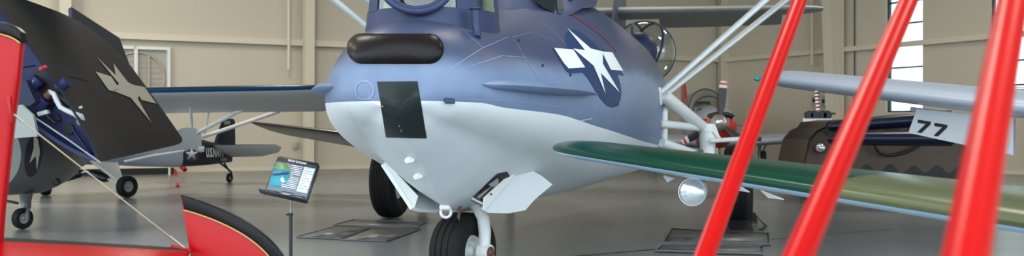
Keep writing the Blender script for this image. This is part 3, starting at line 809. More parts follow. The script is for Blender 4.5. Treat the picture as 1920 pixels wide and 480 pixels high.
mb = MB(); mb.prism([at(1320, 232, 15.1), at(1342, 236, 15.1), at(1352, 262, 15.1), at(1336, 262, 15.1)], (0, .06, 0)); mb.tube([at(1334, 242, 15.1), at(1352, 264, 15.1)], .03, 10); mb.build('torque_link', M['white'], BOAT)
mb = MB(); mb.tube([at(1332, 264, 15.0), at(1405, 260, 14.9)], .035, 12); mb.tube([at(1405, 260, 14.9), at(1427, 261, 14.9)], .03, 12, 1); mb.build('steel_rod', [M['white'], M['black']], BOAT)
mb = MB(); mb.tube([at(1245, 290, Yj), at(1262, 296, Yj), at(1290, 290, Yj - .3), at(1316, 283, 15.1), at(1320, 296, 15.1)], .02, 8); mb.build('brake_hose', M['black'], BOAT)
mb = MB(); mb.tube([fb(8.6, -1.3, 1.5), sw + V((.3, 0, 1.2)), sw + V((.1, 0, MR))], .1, 14); mb.build('gear_leg', M['white'], BOAT)
# nose gear
nw = V((-.455, 9.55, 0)); NR = .385
ax = V((math.cos(math.radians(-14)), math.sin(math.radians(-14)), 0)) 
ax = V((.85, -.53, 0)).normalized()
nw.z = at(0, 471, nw.y - .05).z
NR = nw.z
wheel(BOAT, V((nw.x, nw.y, NR)), ax, NR, .34, 'nose_wheel', groove=3, hubr=.42, seg=48)
hubp = V((nw.x, nw.y, NR)) + ax * .21
mb = MB(); kz = .86
mb.tube([at(872, 372, 9.62), at(884, 377, 9.55), at(897, 389, hubp.y - .02), at(906, 408, hubp.y), at(909, 435, hubp.y), at(908, 462, hubp.y), hubp + V((0.02, 0, 0))], [.05, .056, .06, .06, .058, .055, .05], 16)
mb.tube([hubp - ax * .02, hubp + ax * .09], [.075, .075], 16); fk = mb.build('nose_fork', M['white'], BOAT, 50)
mb = MB(); mb.lathe(hubp, ax, [(.08, .055), (.10, .055), (.10, .04), (.12, .03), (.12, 0)], 16); mb.build('axle_nut', M['copper'], fk)
mb = MB(); mb.prism([at(860, 377, 9.2), at(867, 375, 9.2), at(864, 398, 9.18), at(861, 414, 9.18), at(857, 407, 9.18)], (0, .02, 0)); mb.build('leather_strap', M['copper'], BOAT)
mb = MB(); c = at(836, 398, 9.0); mb.torus(c, V((.2, -1, .1)), .045, .013, 24, 10, ref=V((1, 0, 0))); mb.bev(at(834, 388, 9.0), (.045, 0, 0), (0, .05, 0), (0, 0, .02), .01); mb.tube([at(826, 391, 8.98), at(845, 391, 8.98)], .017, 10)
mb.build('tow_shackle', M['white'], BOAT)
for (x, y) in ((770, 296), (786, 327)):
    l, n = ray(HB, x, y); mb = MB(); mb.bev(l + n * .015, PT * .035 + V((0, 0, .01)), n * .018, V((-.01, 0, .013)), .008); mb.tube([l + n * .02, l + n * .03 + V((.02, 0, .035))], .010, 8)
    mb.build('mooring_cleat', M['hullwhite'], BOAT)
# nose gear doors
def door(pts, th, name='gear_door', ns=None):
    P = [at(*p) for p in pts]; n = (P[1] - P[0]).cross(P[2] - P[0]).normalized()
    if n.y > 0: n = -n
    mb = MB(); mb.prism(P, -n * th, 0); return mb.build(name, M['hullwhite'], BOAT, 30)
def hd(x, y, gap):
    l, n = ray(HB, x, y); return (x, y, l.y - gap) if l is not None else (x, y, 9.6)
hy = hd(990, 330, 0)[2]
wl = drape(HB, [(884, 372), (914, 342), (932, 325), (950, 321), (956, 330), (914, 366), (904, 386)], 8, .006); wl.build('wheel_well_shade', M['baydark'], BOAT, None)  # flat dark patch on the hull, painting the shade of the open well
d1 = door([(905, 393, 8.95), (915, 399, 9.0), (955, 400, 9.2), (985, 394, 9.4), (1003, 374, 9.5), (1036, 346, 9.75), (1016, 330, 9.62), (995, 318, 9.5), (975, 311, 9.35)], .035)
mb = MB(); mb.prism([at(906, 371, 8.92), at(905, 394, 8.92), at(909, 394, 8.93), at(977, 315, 9.31), at(973, 310, 9.31)], (0, .02, 0)); mb.build('door_edge', M['white'], d1)
for x, y, Y in ((921, 364, 9.0), (938, 340, 9.1)): 
    mb = MB(); mb.lathe(at(x, y, Y - .02), (0, -1, 0), [(0, .009), (.006, .009), (.006, 0)], 10); mb.build('door_bolt', M['black'], d1)
d2 = door([(722, 305, 9.35), (736, 304, 9.5), (766, 338, 9.6), (790, 345, 9.6), (822, 384, 9.5), (826, 394, 9.3), (795, 393, 9.2), (777, 388, 9.15)], .05)
mb = MB(); mb.prism([at(720, 305, 9.30), at(724, 303, 9.30), at(784, 368, 9.12), at(777, 390, 9.10), at(772, 385, 9.10)], (0, .03, 0)); mb.build('door_edge', M['white'], d2)
mb = MB(); mb.prism([at(732, 308, 9.4), at(752, 322, 9.45), at(788, 352, 9.45), at(782, 362, 9.2)], (0, .01, 0)); mb.build('door_lining', M['steelgrey'], d2)
mb = MB(); mb.tube([at(896, 372, 9.0), at(934, 336, 9.15)], .022, 12); mb.tube([at(884, 372, 8.95), at(908, 384, 8.95)], .02, 12); mb.tube([at(922, 338, 9.05), at(925, 340, 9.0)], .05, 16); mb.build('gear_linkage', M['steelgrey'], BOAT)
# waist blister
l = at(1209, 92, 17.4)
bc = fb(10.6, 1.22, 2.78)
BL = thing('x', (0, 0, 0), '', '') if False else None
mb = MB(); C0 = at(1208, 98, 17.6); mb.sphere(C0, .53, 40, 24); gb = mb.build('waist_blister', M['plexi'], BOAT, 80)
mb = MB(); axb = V((1, -.42, .35)).normalized(); mb.torus(C0, axb, .53, .02, 56, 8); mb.torus(C0, V((.0, 1, .0)), .535, .012, 56, 8, ref=V((1, 0, 0)))
mb.torus(C0, V((.92, .4, -.35)), .535, .022, 56, 8); mb.build('blister_frame', M['turret'], gb, 60)
mb = MB(); mb.sphere(at(1198, 96, 17.1), .32, 28, 16, 0, (.95, 1, 1)); mb.build('blister_fairing', M['turret'], gb, 60)
mb = MB(); mb.tube([at(1218, 88, 17.3), at(1252, 66, 17.5)], .045, 12); mb.build('gun_mount', M['palegrey'], gb)

# ================================================================== DARK FOLDED WING AEROPLANE (left)
FW = thing('folded_wing_airplane', V((-7.0, 15.5, 0)), 'dark grey airplane with folded star-marked wing and open blue wing bay at left', 'airplane')
N0, N1 = 13.5, 17.3
TEn = at(187, 304, N0); TEf = at(348, 268, N1)
cd = V((-.58, 0, .815)).normalized(); CL = 2.95
nrm = V((cd.z, 0, -cd.x)); nrm = -nrm if nrm.x < 0 else nrm      # outward, to the right and up
def prof(c, th):
    """outer skin (right) then inner skin, chordwise from the tail to the nose"""
    o = []
    for i in range(25):
        x = i / 24; o.append((x * c, .045 * c * (4 * x * (1 - x)) ** .8))
    for i in range(1, 24):
        x = 1 - i / 24; o.append((x * c, -th * (math.sin(math.pi * min(1, x * 1.0)) ** .75)))
    return o
secs = []
for u, k, dth, cut in ((0, 1, .50, 0), (.2, .965, .44, 0), (.4, .925, .38, 0), (.6, .885, .32, 0), (.75, .84, .28, 0), (.85, .78, .24, 0), (.92, .70, .2, .01), (.97, .62, .14, .04), (1.0, .54, .05, .10)):
    te = TEn.lerp(TEf, u); off = cut * 1.0
    secs.append([te + cd * (off + a) + nrm * (b * (.55 if u > .97 else 1) * (1 - .75 * u if b > 0 else 1)) for a, b in prof(CL * k - off, dth)])
mb = MB(); mb.loft(secs, lambda i, k: 0 if k < 24 else 1, cap=False)
nP = len(secs[0]); mb.f.append([len(secs) * nP - nP + k for k in range(nP)]); mb.mi.append(0)
panel = mb.build('wing_panel', [M['seablue'], M['bay']], FW, 40)
PB = BVHTree.FromPolygons([tuple(p) for p in mb.v], mb.f)
# open fold bay: recessed rib wall inside the root end
rec = .30
ring0 = secs[0]; cen = sum(ring0, V((0, 0, 0))) / nP
mb = MB(); r1 = [cen + (p - cen) * .93 + V((0, .02, 0)) for p in ring0]; r2 = [p + V((0, rec, 0)) for p in r1]
mb.loft([ring0, r1, r2], cap=False); mb.f.append([2 * nP + k for k in range(nP)]); mb.mi.append(0); mb.build('fold_bay', M['bay'], FW, 30)
Yb = N0 + rec - .03
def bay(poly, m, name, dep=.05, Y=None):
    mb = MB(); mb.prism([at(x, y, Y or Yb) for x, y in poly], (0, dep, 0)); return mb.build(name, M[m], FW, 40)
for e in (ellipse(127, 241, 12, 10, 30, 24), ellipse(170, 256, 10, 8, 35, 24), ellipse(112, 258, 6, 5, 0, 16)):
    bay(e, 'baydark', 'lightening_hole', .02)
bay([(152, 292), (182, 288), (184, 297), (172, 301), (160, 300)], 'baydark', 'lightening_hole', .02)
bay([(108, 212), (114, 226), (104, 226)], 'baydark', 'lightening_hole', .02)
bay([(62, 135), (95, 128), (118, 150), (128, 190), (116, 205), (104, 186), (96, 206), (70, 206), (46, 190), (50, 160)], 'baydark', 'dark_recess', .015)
for a, b, r, m in (((56, 166), (74, 148), .085, 'bay'), ((70, 200), (86, 186), .09, 'bay'), ((108, 165), (126, 152), .08, 'bay'), ((108, 178), (132, 196), .05, 'baydark'), ((84, 214), (104, 232), .025, 'baydark')):
    mb = MB(); mb.tube([at(a[0], a[1], Yb - .12), at(b[0], b[1], Yb - .12)], r, 16); mb.build('actuator', M[m], FW, 40)
mb = MB(); mb.tube([at(52, 174, Yb - .16), at(66, 152, Yb - .16)], .045, 12); mb.build('white_canister', M['hose'], FW)
mb = MB(); mb.tube([at(92, 172, Yb - .14), at(101, 176, Yb - .2), at(107, 190, Yb - .2), at(113, 201, Yb - .2), at(126, 208, Yb - .2), at(140, 214, Yb - .2), at(150, 219, Yb - .15), at(152, 228, Yb - .03)], [.032, .034, .036, .034, .034, .036, .05, .06], 14); mb.build('white_hose', M['hose'], FW, 60)
mb = MB(); mb.tube([at(86, 182, Yb - .14), at(95, 173, Yb - .14)], .055, 14); mb.build('copper_coupling', M['copper'], FW)
mb = MB(); mb.sphere(at(109, 161, Yb - .14), .035, 14, 8); mb.build('bay_knob', M['hose'], FW)
mb = MB(); mb.bev(at(82, 212, Yb - .1), (.07, 0, .02), (0, .05, 0), (-.01, 0, .03), .015); mb.build('hinge_lug', M['hose'], FW)
mb = MB(); mb.prism([at(133, 205, Yb - .012), at(153, 198, Yb - .012), at(155, 202, Yb - .012), at(138, 208, Yb - .012)], (0, .01, 0)); mb.build('stencil_plate', M['signpale'], FW)
mb = MB(); mb.bev(at(158, 272, Yb - .04), cd * .26, (0, .03, 0), nrm * .012, .008); mb.build('rib_stiffener', M['bay'], FW)
mb = MB(); mb.bev(at(81, 127, N0 - .06), (.05, 0, .02), (0, .02, 0), (-.008, 0, .02), .008); mb.tube([at(76, 132, N0 - .06), at(82, 126, N0 - .08)], .018, 10); mb.build('red_lock_tag', M['ribbon'], FW)
mb = MB(); mb.tube([at(62, 218, N0 - .03), at(128, 262, N0 - .03), at(190, 306, N0 - .03)], .012, 8); mb.build('bay_edge_strip', M['palegrey'], FW)
# star and bars on the folded panel
st = drape(PB, [(180, 109), (213, 141), (222, 122), (236, 152), (246, 160), (262, 186), (283, 231), (243, 182), (205, 153)][:0] or [(181, 108), (216, 142), (211, 119), (239, 155), (265, 168), (257, 186), (283, 231), (244, 184), (208, 170), (222, 158)], 6, .012)
st = st.build('insignia', M['insoff'], FW, None)
drape(PB, [(178, 135), (207, 144), (228, 175), (203, 170)], 6, .012).build('bar', M['insoff'], st, None)
drape(PB, [(249, 160), (270, 164), (292, 195), (264, 188)], 6, .012).build('bar', M['insoff'], st, None)
drape_line(PB, [(127, 142), (164, 151)], .02, .008).build('panel_slot', M['baydark'], FW, None)
# aileron standing off the far edge
mb = MB(); q = [at(134, 13, 17.6), at(224, 71, 17.6), at(247, 132, 17.5), at(168, 100, 17.5), at(138, 62, 17.5)]
mb.prism(q, V((-.10, .10, -.02)), 0, 1); mb.build('aileron', [M['seablue'], M['bay']], FW, 30)
# blue root fairing
mb = MB(); mb.prism([at(36, 84, 14.3), at(50, 96, 14.2), at(74, 118, 14.0), at(66, 123, 13.8), at(36, 128, 13.8)], (0, .3, 0)); mb.build('root_fairing', M['navy'], FW, 30)
mb = MB(); mb.prism([at(34, 150, 13.4), at(48, 150, 13.4), at(66, 190, 13.4), at(54, 200, 13.4), at(34, 196, 13.4)], (0, .15, 0)); mb.build('hinge_bracket', M['navy'], FW, 30)
mb = MB(); mb.prism([at(-30, 215, 13.3), at(40, 196, 13.3), at(62, 216, 13.3), at(70, 256, 13.3), at(14, 260, 13.3), at(-30, 262, 13.3)], (0, .06, 0)); mb.build('stub_panel', M['palegrey'], FW, 30)
# rear fuselage
secs = []
for Y, cx, cz, rx, rz in ((14.6, -7.42, 1.12, .42, .50), (14.9, -7.42, 1.12, .55, .60), (16.0, -7.5, 1.15, .66, .68), (17.5, -7.95, 1.25, .72, .75), (19, -8.7, 1.35, .72, .75), (19.9, -9.1, 1.4, .5, .55), (20.1, -9.2, 1.4, .2, .2)):
    secs.append([V((cx + rx * math.cos(2 * math.pi * k / 32), Y, cz + rz * math.sin(2 * math.pi * k / 32))) for k in range(32)])
mb = MB(); mb.loft(secs); fu = mb.build('fuselage', M['fusegrey'], FW, 50)
FB = BVHTree.FromPolygons([tuple(p) for p in mb.v], mb.f)
di = drape(FB, ellipse(62, 292, 16, 40, 8, 30), 6, .006).build('insignia', M['blade'], FW, None)
drape(FB, [(62, 252), (70, 262), (74, 284), (68, 320), (66, 292), (54, 306), (62, 278)], 6, .012).build('star', M['insoff'], di, None)
mb = MB(); mb.tube([at(103, 338, 14.9), at(110, 346, 14.9)], [.06, .045], 10); mb.build('tail_hook', M['baydark'], FW)
mb = MB(); mb.tube([at(0, 374, 14.7), at(34, 381, 14.7)], .02, 8); mb.build('hook_rail', M['baydark'], FW)
tw = on_floor(42, 429); R = .155
wheel(FW, V((tw.x, tw.y, R)), V((.88, -.47, 0)), R, .13, 'tail_wheel', M['palegrey'], groove=2)
mb = MB(); c = V((tw.x, tw.y, R)); mb.tube([at(50, 358, 15.3), at(48, 378, tw.y + .12), at(51, 390, tw.y + .05)], [.10, .08, .055], 12); mb.tube([at(51, 390, tw.y + .05), c + V((.10, -.05, .05)), c + V((.09, -.045, 0))], .03, 10); mb.tube([at(51, 390, tw.y + .05), c + V((-.10, .05, .05)), c + V((-.09, .045, 0))], .03, 10)
mb.build('tail_fork', M['fusegrey'], FW)

# ================================================================== NAVY HIGH-WING AEROPLANE (left back)
LB = thing('high_wing_airplane', V((-9.36, 22.5, 0)), 'navy high-wing airplane lettered U.S.NAVY with white wing struts by the left wall', 'airplane')
O = V((-9.36, 22.5, 0)); b = V((.264, .964, 0)).normalized(); r = V((.964, -.264, 0)).normalized()
def lp(s, p, z): return O + b * s + r * p + V((0, 0, z))
secs = []
for s, z0, z1, w, n in ((-1.7, .95, 1.5, .25, 3), (-1.55, .86, 1.62, .4, 3), (-.6, .72, 1.85, .43, 4), (.8, .66, 2.05, .42, 5), (2.0, .58, 1.75, .40, 5), (3.2, .52, 1.40, .34, 5), (4.6, .52, 1.17, .23, 5), (6.0, .56, .98, .06, 5)):
    sec = []
    for k in range(28):
        t = 2 * math.pi * k / 28; c_, s_ = math.cos(t), math.sin(t)
        sec.append(lp(s, w * math.copysign(abs(c_) ** (2 / n), c_), (z0 + z1) / 2 + (z1 - z0) / 2 * math.copysign(abs(s_) ** (2 / n), s_)))
    secs.append(sec)
mb = MB(); mb.loft(secs, lambda i, k: 1 if (i < 5 and k in (*range(15, 28), 0)) else 0); mb.build('fuselage', [M['wingnavy'], M['bellyblue']], LB, 40)
mb = MB(); wing(mb, [(lp(5.0, 0, .85), b * 1.25, r, .8), (lp(5.25, 0, 1.25), b * 1.0, r, .8), (lp(5.55, 0, 1.7), b * .68, r, .8), (lp(5.68, 0, 1.76), b * .45, r, .4)], t=.09, camber=0); fin_ = mb.build('tail_fin', M['wingnavy'], LB, 40)
mb = MB(); tp = b * math.cos(math.radians(17)) - V((0, 0, math.sin(math.radians(17)))); tn = tp.cross(r); tn = tn if tn.z > 0 else -tn
wing(mb, [(lp(4.75 + .1 * abs(p) + e, p, 1.06), tp * c, tn, .7) for p, c, e in ((-1.7, .3, .35), (-1.55, .7, .12), (-1, 1.15, 0), (0, 1.25, 0), (1, 1.15, 0), (1.6, .75, .12), (1.8, .3, .35))], lambda i, k: 0 if 0 <= k < 13 else 1, t=.09, camber=0); mb.build('tailplane', [M['wingdope'], M['wingnavy']], LB, 40)
# wing: pitched, pale underside, navy upper surface
wp = b * math.cos(math.radians(17)) - V((0, 0, math.sin(math.radians(17)))); wn = wp.cross(r); wn = wn if wn.z > 0 else -wn
mb = MB(); stn = []
for p, c, e in ((-5.9, .9, .35), (-5.7, 1.3, .12), (-5.2, 1.62, 0), (0, 1.62, 0), (5.2, 1.62, 0), (5.7, 1.3, .12), (5.95, .8, .35)):
    stn.append((lp(-.55 + e, p, 2.30 + .006 * abs(p)), wp * c, wn, 1.0))
wing(mb, stn, lambda i, k: 0 if k < 12 else (2 if k < 14 else 1), t=.13, camber=.03); mb.build('wing', [M['wingdope'], M['wingnavy'], M['wingblue']], LB, 50)
P0 = at(368, 250, 23.2); P1 = at(380, 257, 23.6)
def lstrut(a, b_, r_, name): mb = MB(); mb.tube([a, b_], r_, 12); mb.build(name, M['white'], LB, 60)
lstrut(P0, at(490, 187, 22.2), .045, 'wing_strut'); lstrut(P1, at(525, 208, 22.9), .045, 'wing_strut')
lstrut(at(361, 250, 23.2), at(356, 182, 22.2), .03, 'jury_strut'); lstrut(at(384, 250, 23.5), at(396, 190, 22.4), .022, 'jury_strut')
lstrut(at(490, 187, 22.2), at(524, 207, 22.9), .018, 'jury_strut')
mb = MB(); mb.loft([[at(x, y, Y) for x, y, Y in ((328, 246, 22.9), (345, 239, 22.9), (366, 240, 23.0), (377, 247, 23.2), (379, 286, 23.4), (352, 283, 23.2), (330, 284, 23.0))], [at(x, y, Y + .5) for x, y, Y in ((330, 246, 22.9), (345, 240, 22.9), (364, 241, 23.0), (375, 247, 23.2), (377, 284, 23.4), (352, 282, 23.2), (332, 283, 23.0))]]); mb.build('strut_fairing', M['wingdope'], LB, 30)
mb = MB(); mb.lathe(at(359, 291, 23.0), (.3, -1, 0), [(0, .14), (.03, .135), (.03, 0)], 24); q = mb.build('insignia', M['black'], LB)
mb = MB(); cS = at(359, 289, 22.9); stp = []
for k in range(10):
    a = math.pi / 2 + math.pi * k / 5; rr = .15 if k % 2 == 0 else .06; stp.append(cS + V((rr * math.cos(a), 0, rr * math.sin(a))))
mb.prism(stp, (0, .02, 0)); mb.build('star', M['inswhite'], q, None)
mb = MB(); mb.prism([at(371, 275, 23.3), at(383, 274, 23.3), at(383, 285, 23.3), at(371, 284, 23.3)], (0, .02, 0)); mb.build('bar', M['inswhite'], q, None)
text_mesh('navy_lettering', 'U.S.NAVY', M['inswhite'], lp(4.30, .30, .74), lp(5.35, .19, .72) - lp(4.30, .30, .74), (0, 0, 1), .25, LB, bold=.03, width=1.06)
text_mesh('serial_number', 'N2464', M['signpale'], lp(5.15, .225, .61), lp(5.35, .19, .72) - lp(4.30, .30, .74), (0, 0, 1), .09, LB, width=.34)
text_mesh('fin_number', '204', M['signpale'], lp(5.60, .035, 1.60), b, (0, 0, 1), .10, LB, width=.3)
tw = lp(5.95, 0, 0); wheel(LB, tw + V((0, 0, .13)), r, .13, .09, 'tail_wheel', M['palegrey'], groove=2)
mb = MB(); mb.tube([lp(5.3, 0, .62), lp(5.7, 0, .45), lp(5.9, .07, .3), lp(5.95, .07, .13)], .028, 10); mb.tube([lp(5.6, 0, .62), lp(5.85, .03, .34)], .022, 8); mb.build('tail_spring', M['black'], LB)
for x, y, sg in ((238, 370, 1), (86, 366, -1)):
    c = on_floor(x, y); R = .235
    wheel(LB, V((c.x, c.y, R)), V((.82 * sg if sg > 0 else -.82, -.5 if sg > 0 else -.2, 0)), R, .2, 'main_wheel', M['palegrey'], groove=2)
    c = V((c.x, c.y, R + .03)) - r * sg * .08
    a0, a1 = lp(-.35, .38 * sg, .80), lp(.55, .38 * sg, .72)
    mb = MB(); mb.tube([a0, c], .03, 10); mb.tube([a1, c], .025, 10); mb.prism([a0 + V((0, 0, .0)), a1, c + b * .02, c - b * .02], r * .012); mb.build('gear_leg', M['white'], LB)
    mid = lp(0, 0, .55)
    mb = MB(); mb.tube([mid, c], .022, 10); mb.build('shock_strut', M['white'], LB)
    mb = MB(); mb.tube([mid.lerp(c, .12), mid.lerp(c, .18), mid.lerp(c, .52), mid.lerp(c, .58)], [.06, .09, .09, .06], 14); mb.build('bungee_cover', M['black'], LB)
mb = MB(); mb.tube([at(233, 303, 22.3), at(290, 291, 22.4), at(345, 283, 22.6)], .03, 10); mb.build('step_tube', M['white'], LB)
for x in (302, 310): pass
# red tow bar with ribbon beside the navy aeroplane
TB = thing('tow_bar', on_floor(319, 328), 'red tow bar leaning on a post by the left wall under the dark folded wing', 'tow bar')
Yt = on_floor(319, 328).y
mb = MB(); mb.tube([at(318, 328, Yt), at(318, 308, Yt)], .04, 10); mb.build('stand_post', M['steel'], TB)
mb = MB(); mb.bev(at(318, 294, Yt), (.075, 0, 0), (0, .04, 0), (0, 0, .28), .02); mb.build('tow_head', M['redpaint'], TB)
mb = MB(); mb.tube([at(319, 284, Yt - .1), at(334, 304, Yt - .4), at(347, 319, Yt - .6)], [.06, .085, .075], 12); mb.build('tow_arm', M['redpaint'], TB)
mb = MB(); mb.tube([at(328, 318, Yt - .2), at(331, 334, Yt - .5), at(333, 348, Yt - 3.0)][:2] + [on_floor(333, 349, .02)], [.03, .05, .05], 8, 0, .3); mb.build('ribbon', M['ribbon'], TB)

# dark brown wing behind the flying boat
BW = thing('dark_airplane', at(800, 300, 24) * 1.0, 'dark brown low airplane wing reaching out from behind the left of the flying boat', 'airplane')
R0 = at(700, 258, 21.6); BW.location = V((R0.x + 2.0, R0.y + .6, 0)); ROOT[BW.name] = Matrix.Translation(BW.location)
mb = MB(); T0 = at(470, 229, 23.2)
sts = []
R1 = V((R0.x + 1.5, R0.y - .5, R0.z - .12))
for u, c in ((0, .25), (.03, .6), (.1, .85), (.5, 1.3), (1, 1.75)):
    p_ = T0.lerp(R1, u); sts.append((p_, V((.30, .90, -.30)).normalized() * c, V((.05, .3, .95)), 1.0))
wing(mb, sts, lambda i, k: 0 if k < 13 else 1, t=.13); mb.build('wing', [M['brownwing'], M['brownwing']], BW, 50)
bx = R1.x + .5; secs = []
for Y, rr, cz in ((19.6, .1, 1.1), (19.8, .3, 1.1), (20.8, .5, 1.15), (23.0, .52, 1.2), (26, .25, 1.15), (28, .08, 1.1)):
    secs.append([V((bx + rr * math.cos(2 * math.pi * k / 20), Y, cz + rr * math.sin(2 * math.pi * k / 20))) for k in range(20)])
mb = MB(); mb.loft(secs); mb.build('fuselage', M['brownwing'], BW, 50)
for dx in (-.9, .9):
    wheel(BW, V((bx + dx, 20.9, .25)), V((1 if dx > 0 else -1, 0, 0)), .25, .16, 'main_wheel', groove=2)
    mb = MB(); mb.tube([V((bx + dx * .8, 21.2, .98)), V((bx + dx * .93, 20.9, .25))], .045, 10); mb.build('gear_leg', M['palegrey'], BW)
wheel(BW, V((bx, 27.6, .12)), V((1, 0, 0)), .12, .08, 'tail_wheel', groove=2)
mb = MB(); mb.tube([V((bx, 27.3, 1.05)), V((bx + .06, 27.6, .12))], .03, 8); mb.build('tail_spring', M['black'], BW)

# ================================================================== RED TAIL (left foreground)
RT = thing('red_airplane_tail', V((-2.3, 5.0, 0)), 'glossy red airplane tail with black tips and gold pinstripes in the left foreground', 'airplane tail')
def slab(poly, Y, th, name, m, edge=.012, zs=None):
    mb = MB(); pts = [at(x, y, Y) for x, y in poly]
    mb.prism(pts, (0, th, 0)); bm = bmesh.new()
    vs = [bm.verts.new(p) for p in mb.v]; [bm.faces.new([vs[i] for i in f]) for f in mb.f]
    bmesh.ops.recalc_face_normals(bm, faces=bm.faces[:])
    es = [e for e in bm.edges if len(e.link_faces) == 2 and e.calc_face_angle(0) > .8 and abs((e.verts[0].co - e.verts[1].co).normalized().y) < .5]
    bmesh.ops.bevel(bm, geom=es, offset=edge, segments=3, affect='EDGES', profile=.5)
    o = MB(); bm.verts.index_update(); o.add([v.co for v in bm.verts], [[v.index for v in f.verts] for f in bm.faces]); bm.free()
    return o.build(name, M[m], RT, 35)
def curve(p0, p1, p2, n=12): return [((1 - t) ** 2 * p0[0] + 2 * t * (1 - t) * p1[0] + t * t * p2[0], (1 - t) ** 2 * p0[1] + 2 * t * (1 - t) * p1[1] + t * t * p2[1]) for t in [i / n for i in range(n + 1)]]
YF = 4.6
arc = curve((-90, 60), (10, 50), (38, 78))
slab(arc + [(30, 160), (22, 215), (2, 395), (-6, 500), (-110, 500)], YF, .06, 'fin', 'redpaint', .018)
cap = curve((-90, 40), (10, 28), (38, 60)) + [(39, 80)] + list(reversed(curve((-90, 62), (8, 52), (37, 80))))
slab(cap, YF - .004, .068, 'fin_cap', 'blackgloss', .012)
mb = MB(); g = [at(x, y, YF - .006) for x, y in curve((-90, 63), (8, 53), (37, 81))]; mb.tube(g, .0035, 6); mb.build('pinstripe', M['gold'], RT)
# stabiliser: seen along its edge
mb = MB(); s0 = at(-60, 452, 4.75); s1 = at(357, 474, 5.0)
secs = []
for u, k in ((0, 1), (.5, .95), (.85, .85), (.95, .7), (1, .4)):
    p_ = s0.lerp(s1, u) + V((0, 0, .012)); c_ = V((.1, -.62, -.06)) * k
    secs.append((p_, c_, V((0, .1, 1)), 1.0))
wing(mb, secs, lambda i, k: 1 if 12 <= k <= 18 else 0, t=.11, camber=0); mb.build('stabilizer', [M['redpaint'], M['blackgloss']], RT, 50)
# elevator
top = curve((337, 366), (490, 410), (533, 486), 14)
el = [(x, y + 1) for x, y in top] + [(548, 540), (545, 600), (395, 600), (356, 478)]
slab(el, 5.0, .035, 'elevator', 'redpaint', .01)
low = [(344, 393)] + curve((346, 393), (468, 428), (512, 490), 14)[1:]
slab(top + list(reversed(low)), 4.994, .047, 'elevator_cap', 'blackgloss', .01)
mb = MB(); mb.tube([at(x, y + 1, 4.993) for x, y in low], .0032, 6); mb.build('pinstripe', M['gold'], RT)
mb = MB(); mb.tube([at(22, 212, 4.62), at(357, 474, 4.98)], .0032, 8); mb.tube([at(22, 212, 4.62), at(44, 229, 4.64)], .0055, 8); mb.tube([at(318, 443, 4.94), at(350, 468, 4.97)], .006, 8); mb.build('brace_wire', M['wire'], RT)
mb = MB(); mb.bev(at(340, 466, 4.96), (.05, 0, -.012), (0, .015, 0), (0, 0, .008), .004); mb.build('wire_bracket', M['redpaint'], RT)
mb = MB(); mb.bev(at(20, 206, 4.6), (.008, 0, .002), (0, .012, 0), (-.005, 0, .06), .004); mb.build('wire_bracket', M['redpaint'], RT)
# rear fuselage stub and tail wheel carrying it (below the frame)
mb = MB(); secs = []
for Y, rr, cz in ((4.2, .06, .62), (4.5, .12, .60), (5.2, .16, .56), (6.2, .18, .50)):
    secs.append([V((-2.55 - .25 * (Y - 4.2) + rr * math.cos(2 * math.pi * k / 20), Y, cz + rr * math.sin(2 * math.pi * k / 20))) for k in range(20)])
mb.loft(secs); mb.build('tail_cone', M['redpaint'], RT, 50)
wheel(RT, V((-2.55, 4.35, .1)), V((1, 0, 0)), .1, .07, 'tail_wheel', groove=2)
mb = MB(); mb.tube([V((-2.6, 4.7, .5)), V((-2.6, 4.4, .3)), V((-2.5, 4.35, .1))], .02, 8); mb.build('tail_spring', M['black'], RT)

# ================================================================== GREEN WING (right foreground)
GW = thing('green_wing_airplane', V((3.2, 5.5, 0)), 'green and olive airplane wing with pale blue underside crossing the right foreground', 'airplane')
gT = at(1006, 275, 8.3); gR = at(1960, 424, 3.9)
gd = (gR - gT); gL = gd.length; gdir = gd.normalized()
gch = V((-gdir.y, gdir.x, 0)).normalized(); gch = gch if gch.y > 0 else -gch
gup = V((0, 0, 1)); gup = (gup - gdir * gup.dot(gdir)).normalized()
gchd = (gch * math.cos(math.radians(2)) - gup * math.sin(math.radians(2)))
sts = []
UOL = .735
us = [0, .003, .01, .022, .04, .07, .12, .2, .3, .45, .6, .7, UOL - .004, UOL + .004, .8, .9, 1.0, 1.15, 1.5]
for u in us:
    e = max(0, 1 - u / .12) ; round_ = math.sqrt(max(.0, 1 - e * e)) if u < .12 else 1
    c = .62 + .95 * u; th = (.145 + .030 * u) 
    k = max(.08, round_)
    cc = c * max(.25, k)
    sts.append((gT.lerp(gR, u) + gchd * (c - cc) * .35 + V((0, 0, .0)), gchd * cc, gup, th * max(.12, k) / .12 / cc))
def gmi(i, k):
    # lower skin and the low half of the nose pale blue, upper skin green then olive
    if k < 15: return 2
    return 0 if us[i] < UOL else 1
mb = MB(); _, gs = wing(mb, sts, gmi, t=.12, camber=.01, n=16); gw = mb.build('wing', [M['green'], M['olive'], M['skyblue']], GW, 60)
GB = BVHTree.FromPolygons([tuple(p) for p in mb.v], mb.f)
mb = MB()
def gp(u, back, dz): return gT.lerp(gR, u) + gchd * back + V((0, 0, dz))
lc = at(1300, 359, 6.9)
la = V((-.35, -1, -.05)).normalized()
mb.lathe(lc, la, [(-.26, .0), (-.25, .025), (-.18, .06), (-.06, .088), (.03, .094), (.05, .094), (.055, .086), (.048, .086)], 32); lp_ = mb.build('landing_lamp', M['white'], GW, 50)
mb = MB(); mb.lathe(lc, la, [(.046, .086), (.06, .06), (.066, .03), (.068, 0)], 32); mb.build('lamp_lens', M['lamp'], lp_, 60)
mb = MB(); mb.tube([lc - la * .2, lc - la * .24 + V((.02, 0, .05)), lc - la * .24 + V((.04, .05, .14))], .02, 10); mb.tube([lc - la * .15 + V((0, 0, .05)), lc - la * .15 + V((.02, .05, .16))], .018, 10); mb.build('lamp_bracket', M['copper'], lp_)
